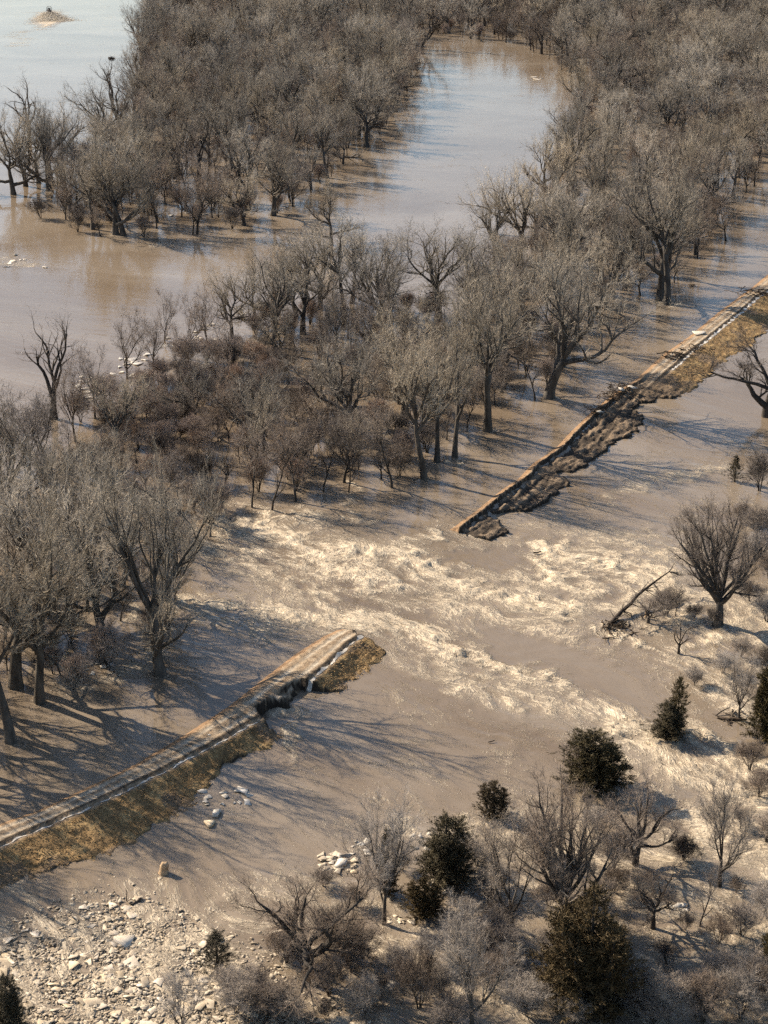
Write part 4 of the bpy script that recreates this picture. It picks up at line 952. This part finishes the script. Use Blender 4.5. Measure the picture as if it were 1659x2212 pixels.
ice_patch(930, 1890, 1020, 1932, 26, .4, .8, 'pale ice plate in the band below the dark round cedar', 'ice plates below the round cedar', clean=False)
ice_patch(840, 1980, 905, 1995, 14, .4, .8, 'pale ice plate at the foot of the wide-armed tree', 'ice plates by the wide-armed tree', clean=False)
ice_patch(1443, 1955, 1484, 1982, 14, .4, .9, 'white ice plate beside the many-stemmed tree', 'ice plates by the many-stemmed tree')
ice_patch(1335, 2122, 1392, 2140, 9, .4, 1.0, 'white ice plate in shadow of the huge cedar', 'ice plates near the huge cedar')
ice_patch(1466, 2145, 1520, 2162, 9, .4, 1.0, 'white ice plate in the brush of the bottom corner', 'ice plates in the bottom corner brush')
ice_patch(415, 1700, 540, 1740, 15, .4, 1.3, 'ice plate drifting off the grassy flank of the near levee', 'ice plates off the near levee')
ice_patch(5, 545, 130, 580, 7, .8, 2.0, 'small ice floe drifting on the smooth brown river', 'floes drifting on the river')
ice_patch(340, 455, 440, 480, 6, .8, 1.6, 'ice floe stranded among the island tip trees', 'floes among the island trees')
ice_patch(1150, 165, 1185, 172, 3, 1.5, 3.0, 'floe against the far bank of the channel', 'floes on the far channel bank')
ice_patch(160, 1430, 230, 1465, 8, .5, 1.2, 'ice slab caught in the undergrowth left of the near levee', 'slabs caught in the undergrowth')
for (px, py, s, lb, cl) in [(452, 1783, 1.2, 'lone flat ice plate adrift below the near levee', False), (466, 1760, 1.3, 'greyish ice plate in tree shadow below the near levee', True), (265, 2033, 1.9, 'largest yellowish slab of the rubble field', False), (845, 2135, 1.5, 'white ice block behind the gnarled tree', True), (735, 1868, 1.8, 'largest round plate left of the wide-armed tree', True)]:
    x, y, z = ground(px, py); ice_slab(x, y, z + .15, s, lb, None, .12, cl, 1.4)
for (px, py, s, lb) in [(1510, 719, 2.2, 'long white ice slab lying on the far levee crest'), (1343, 842, 1.3, 'white slab caught in driftwood at the eroded levee crest'), (1368, 838, 1.6, 'white slab lying on the broken levee crest'), (1297, 890, 1.5, 'white slab beside the lower driftwood pile on the far levee'), (452, 1589, .4, 'small white chunk on the near levee track')]:
    x, y = p2w(px, py, .65); ice_slab(x, y, .72, s, lb, None, .06, True, .8)

# ------------------------------------------------------------------ driftwood, stumps, fallen trunk
def driftwood(px, py, n, Lr, label, z=.55, spreadx=1.6, group=None):
    x0, y0 = p2w(px, py, z); A = Acc(); r = np.random.default_rng(px * 7 + py)
    for i in range(n):
        L = r.uniform(*Lr) * .62; az = r.uniform(0, 6.28); p = np.array([r.normal(0, spreadx * .8), r.normal(0, spreadx * .8), r.uniform(-.08, .16)]); d = np.array([math.cos(az), math.sin(az), r.normal(0, .15)])
        k = np.linspace(-.5, .5, 4)[:, None]; pts = p + d * k * L + r.normal(0, .06, (4, 3)); rad = r.uniform(.025, .085) * np.array([1, .95, .8, .5])
        A.tube(pts, rad, 5)
    m = A.mesh('driftwood', True); o = put('driftwood_pile', m, M['drift'], None, (x0, y0, z)); tag(o, label, 'driftwood', group); return o
driftwood(1350, 838, 60, (.8, 3), 'dark driftwood heap where the far levee crest breaks', spreadx=1.3)
driftwood(1320, 856, 45, (.8, 2.6), 'driftwood tangle just below the broken crest', spreadx=1.2)
driftwood(1290, 885, 40, (.8, 2.5), 'lower driftwood heap on the eroded levee strip', spreadx=1.0)
driftwood(1458, 768, 45, (1, 4), 'brush wrack lying across the far levee track', spreadx=1.5)
driftwood(1500, 752, 30, (.8, 3), 'dark wrack on the levee shoulder above the grass bank', spreadx=1.2)
driftwood(1636, 632, 50, (1, 4), 'brush wrack across the track near the frame edge', spreadx=1.7)
driftwood(1330, 1356, 55, (.8, 2.6), 'root and brush raft at the foot of the fallen trunk', z=-.45, spreadx=1.3)
driftwood(1600, 1548, 20, (.8, 2.5), 'dark log raft under the bare upright tree', z=-.45, spreadx=1.1)
driftwood(1495, 618, 8, (.6, 1.5), 'small dark debris adrift beside the twin trunks', z=.05, spreadx=.5)

def fallen_trunk():
    A = Acc(); a = np.array([*ground(1312, 1352)[:2], -.8]); b = np.array([*ground(1375, 1308)[:2], .9]); bx, by, _ = ground(1442, 1282)
    c = np.array([bx, by, 2.0])
    t = np.linspace(0, 1, 9)[:, None]; pts = (1 - t) ** 2 * a + 2 * t * (1 - t) * b + t ** 2 * c; r = np.random.default_rng(5); pts += r.normal(0, .05, pts.shape)
    A.tube(pts, np.linspace(.26, .06, 9), 7)
    B = Acc()
    for i in range(42):
        k = int(r.integers(1, 9)); d = unit(np.array([r.uniform(-.2, 1), r.normal(0, .6), r.normal(-.1, .35)])); L = r.uniform(.8, 3.0)
        q = np.linspace(0, 1, 4)[:, None]; B.tube(pts[k] + d * q * L + r.normal(0, .05, (4, 3)) * q, np.array([.06, .045, .03, .012]), 4)
    e = bpy.data.objects.new('fallen_tree', None); COL.objects.link(e); e.location = a; inv = -a
    for nm, acc, mt in (('trunk', A, M['drift']), ('branches', B, M['bark_dark'])):
        acc.V = [v - a for v in acc.V]; put(nm, acc.mesh(nm, True), mt, e)
    tag(e, 'fallen dark trunk slanting out of the rapids onto brush', 'tree')
fallen_trunk()

def stump(px, py, h, r0, label, mat, lean=.0):
    x, y, z = ground(px, py); A = Acc(); r = np.random.default_rng(int(px)); k = np.array([-.4, 0, .3, .65, .9, 1.0])
    pts = np.stack([lean * k * h, 0 * k, k * h], -1) + r.normal(0, .02, (6, 3)); rad = r0 * np.array([1.35, 1.25, 1.05, 1.0, .92, .55]); A.tube(pts, rad, 9)
    A.V[0] = A.V[0] + r.normal(0, r0 * .10, A.V[0].shape)
    for k in range(4):
        a = k * 1.6 + r.uniform(0, .8); q = np.array([math.cos(a) * r0 * .6 + lean * h, math.sin(a) * r0 * .6, h * .85]); A.tube(np.array([q, q + [r.normal(0, .03), r.normal(0, .03), h * r.uniform(.12, .3)]]), [r0 * .28, r0 * .06], 5)
        A.tube(np.array([[0, 0, .12 * h], [math.cos(a) * r0 * 2.2, math.sin(a) * r0 * 2.2, -.25]]), [r0 * .5, r0 * .2], 5)
    o = put('stump', A.mesh('stump', True), M[mat], None, (x, y, z)); tag(o, label, 'stump')
stump(353, 1886, .95, .34, 'tan broken stump standing in shadowed water below the near levee', 'stump', .15)
stump(974, 2016, .8, .16, 'little dark stump with a thin shadow behind the pale forked tree', 'drift', .1)
stump(1250, 1693, .5, .12, 'tiny dark stub poking from the foam beside the upright cedar', 'drift')
stump(274, 1945, 1.1, .035, 'thin dark stake at the upper edge of the ice rubble', 'drift')
stump(1395, 1335, .9, .12, 'short broken stub beside the fallen trunk', 'stump')
def log(px, py, L, r0, az, label, mat='drift'):
    x, y, z = ground(px, py); A = Acc(); d = np.array([math.cos(az), math.sin(az), .12]); k = np.linspace(-.5, .5, 6)[:, None]
    r = np.random.default_rng(int(px)); A.tube(d * k * L + r.normal(0, .03, (6, 3)), r0 * np.array([.8, 1, 1, .95, .85, .6]), 7)
    o = put('log', A.mesh('log', True), M[mat], None, (x, y, z + .12)); tag(o, label, 'log')
log(295, 1951, 1.1, .14, .9, 'short dark log stuck at the upper edge of the ice rubble')
log(1580, 1556, 2.6, .16, -.3, 'dark log half sunk beside the bare upright tree')
log(1062, 1604, .7, .05, .4, 'little dark stick adrift on the smooth water below the foam')
log(1160, 1195, .9, .08, .1, 'small dark stick riding the foam edge near the washed-out levee')

# ------------------------------------------------------------------ stick nest and boat
def nest():
    x, y, z = ground(243, 215); zt = row_height(126, y); A = Acc(); r = np.random.default_rng(77)
    for i in range(90):
        a = r.uniform(0, 6.28); rr = r.uniform(.3, .95); p = np.array([math.cos(a) * rr, math.sin(a) * rr, r.normal(0, .22) - .2 * (1 - rr)]); d = np.array([-math.sin(a), math.cos(a), r.normal(0, .25)])
        A.tube(np.array([p - d * .5, p, p + d * .5]), [.04, .05, .03], 4)
    o = put('stick_nest', A.mesh('stick_nest', True), M['drift'], None, (x + .4, y, zt)); tag(o, 'dark stick nest in the top of a spindly tree by the river', 'nest')
nest()

def boat():
    x, y, _ = ground(106, 28); e = bpy.data.objects.new('airboat', None); COL.objects.link(e); e.location = (x, y, 0); e.rotation_euler = (0, 0, .25)
    tag(e, 'small dark airboat throwing up spray on the upper river', 'boat')
    hullm = mat_noisy('boat_paint', (.012, .014, .02), (.03, .034, .042), 2, .5); metal = mat_noisy('boat_metal', (.03, .03, .034), (.07, .07, .075), 3, .45)
    # hull along +Y, bow turned up
    st = [(-2.6, 1.15, 0, .62), (-1.0, 1.2, 0, .62), (1.0, 1.15, .02, .64), (2.1, 1.0, .22, .74), (2.8, .75, .6, .92)]; V = []
    for yy, w, zb, zt in st: V += [(-w, yy, zt), (-w * .9, yy, zb), (w * .9, yy, zb), (w, yy, zt)]
    Q = []
    for i in range(4):
        for j in range(3): Q.append((4 * i + j, 4 * i + j + 1, 4 * i + j + 5, 4 * i + j + 4))
        Q.append((4 * i, 4 * i + 4, 4 * i + 7, 4 * i + 3))
    Q += [(0, 3, 2, 1), (16, 17, 18, 19)]
    put('hull', new_mesh('hull', V, Q), hullm, e)
    A = Acc(); th = np.linspace(0, 2 * math.pi, 17)
    for yy in (-2.5, -1.7): A.tube(np.stack([np.cos(th) * 1.0, 0 * th + yy, 1.75 + np.sin(th) * 1.0], -1), np.full(17, .05), 5)
    for a in np.linspace(0, math.pi, 7): A.tube(np.array([[math.cos(a), -2.5, 1.75 + math.sin(a)], [-math.cos(a), -2.5, 1.75 - math.sin(a)]]), [.025, .025], 4)
    put('propeller_cage', A.mesh('cage'), metal, e)
    for sx in (-.55, .55):
        rv = [(sx - .04, -2.75, .7), (sx + .04, -2.75, .7), (sx + .04, -2.75, 2.5), (sx - .04, -2.75, 2.5), (sx - .04, -3.15, .7), (sx + .04, -3.15, .7), (sx + .04, -3.15, 2.5), (sx - .04, -3.15, 2.5)]
        put('rudder', new_mesh('rudder', rv, [(0, 1, 2, 3), (5, 4, 7, 6), (0, 3, 7, 4), (1, 5, 6, 2), (3, 2, 6, 7), (0, 4, 5, 1)]), metal, e)
    B = Acc(); B.tube(np.array([[0, -1.5, .6], [0, -1.5, 1.2], [0, -1.2, 1.5]]), [.35, .4, .3], 8); put('engine', B.mesh('engine', True), hullm, e)
    Sx = Acc(); Sx.tube(np.array([[0, -.3, .6], [0, -.3, 1.25]]), [.06, .06], 6)
    Sx.tube(np.array([[-.5, -.3, 1.3], [0, -.3, 1.32], [.5, -.3, 1.3]]), [.22, .24, .22], 8); Sx.tube(np.array([[-.5, -.55, 1.7], [.5, -.55, 1.7]]), [.16, .16], 6)
    put('seat', Sx.mesh('seat', True), hullm, e)
    # spray thrown up astern
    r = np.random.default_rng(9); n = 9000; t = r.uniform(0, 1, n) ** .8; a = r.normal(0, 1, n)
    px = a * (1.4 + 2.6 * t); py = -3.0 - 26 * t + r.normal(0, .8, n); hz = np.abs(r.normal(0, 1, n)) * (1.0 - .8 * t) * .75 * np.exp(-(a / 2.0) ** 2)
    P = np.stack([px, py, hz], -1); s1 = r.normal(0, 1, (n, 3)); s2 = r.normal(0, 1, (n, 3)); sz = r.uniform(.04, .16, n)[:, None]
    Vv = np.stack([P - unit_rows(s1) * sz, P + unit_rows(s1) * sz, P + unit_rows(s2) * sz, P - unit_rows(s2) * sz], 1).reshape(-1, 3)
    k = np.arange(n)[:, None] * 4; T = np.concatenate([k + [0, 1, 2], k + [0, 3, 1], k + [0, 2, 3], k + [1, 3, 2]])
    me = new_mesh('spray', Vv, None, T); ms = mat_noisy('spray', (.80, .74, .66), (.90, .87, .82), .3, .6); nt = ms.node_tree; tr = N(nt, 'ShaderNodeBsdfTranslucent'); tr.inputs[0].default_value = (.9, .85, .76, 1)
    mxs = N(nt, 'ShaderNodeMixShader'); nt.links.new(nt.nodes['Principled BSDF'].outputs[0], mxs.inputs[1]); nt.links.new(tr.outputs[0], mxs.inputs[2]); nt.links.new(mxs.outputs[0], nt.nodes['Material Output'].inputs[0])
    o = put('spray', me, ms, None, (x, y, .05), (0, 0, .25)); tag(o, 'pale spray plume behind the airboat', kind='stuff')
def unit_rows(v): return v / np.linalg.norm(v, axis=1, keepdims=True)
boat()
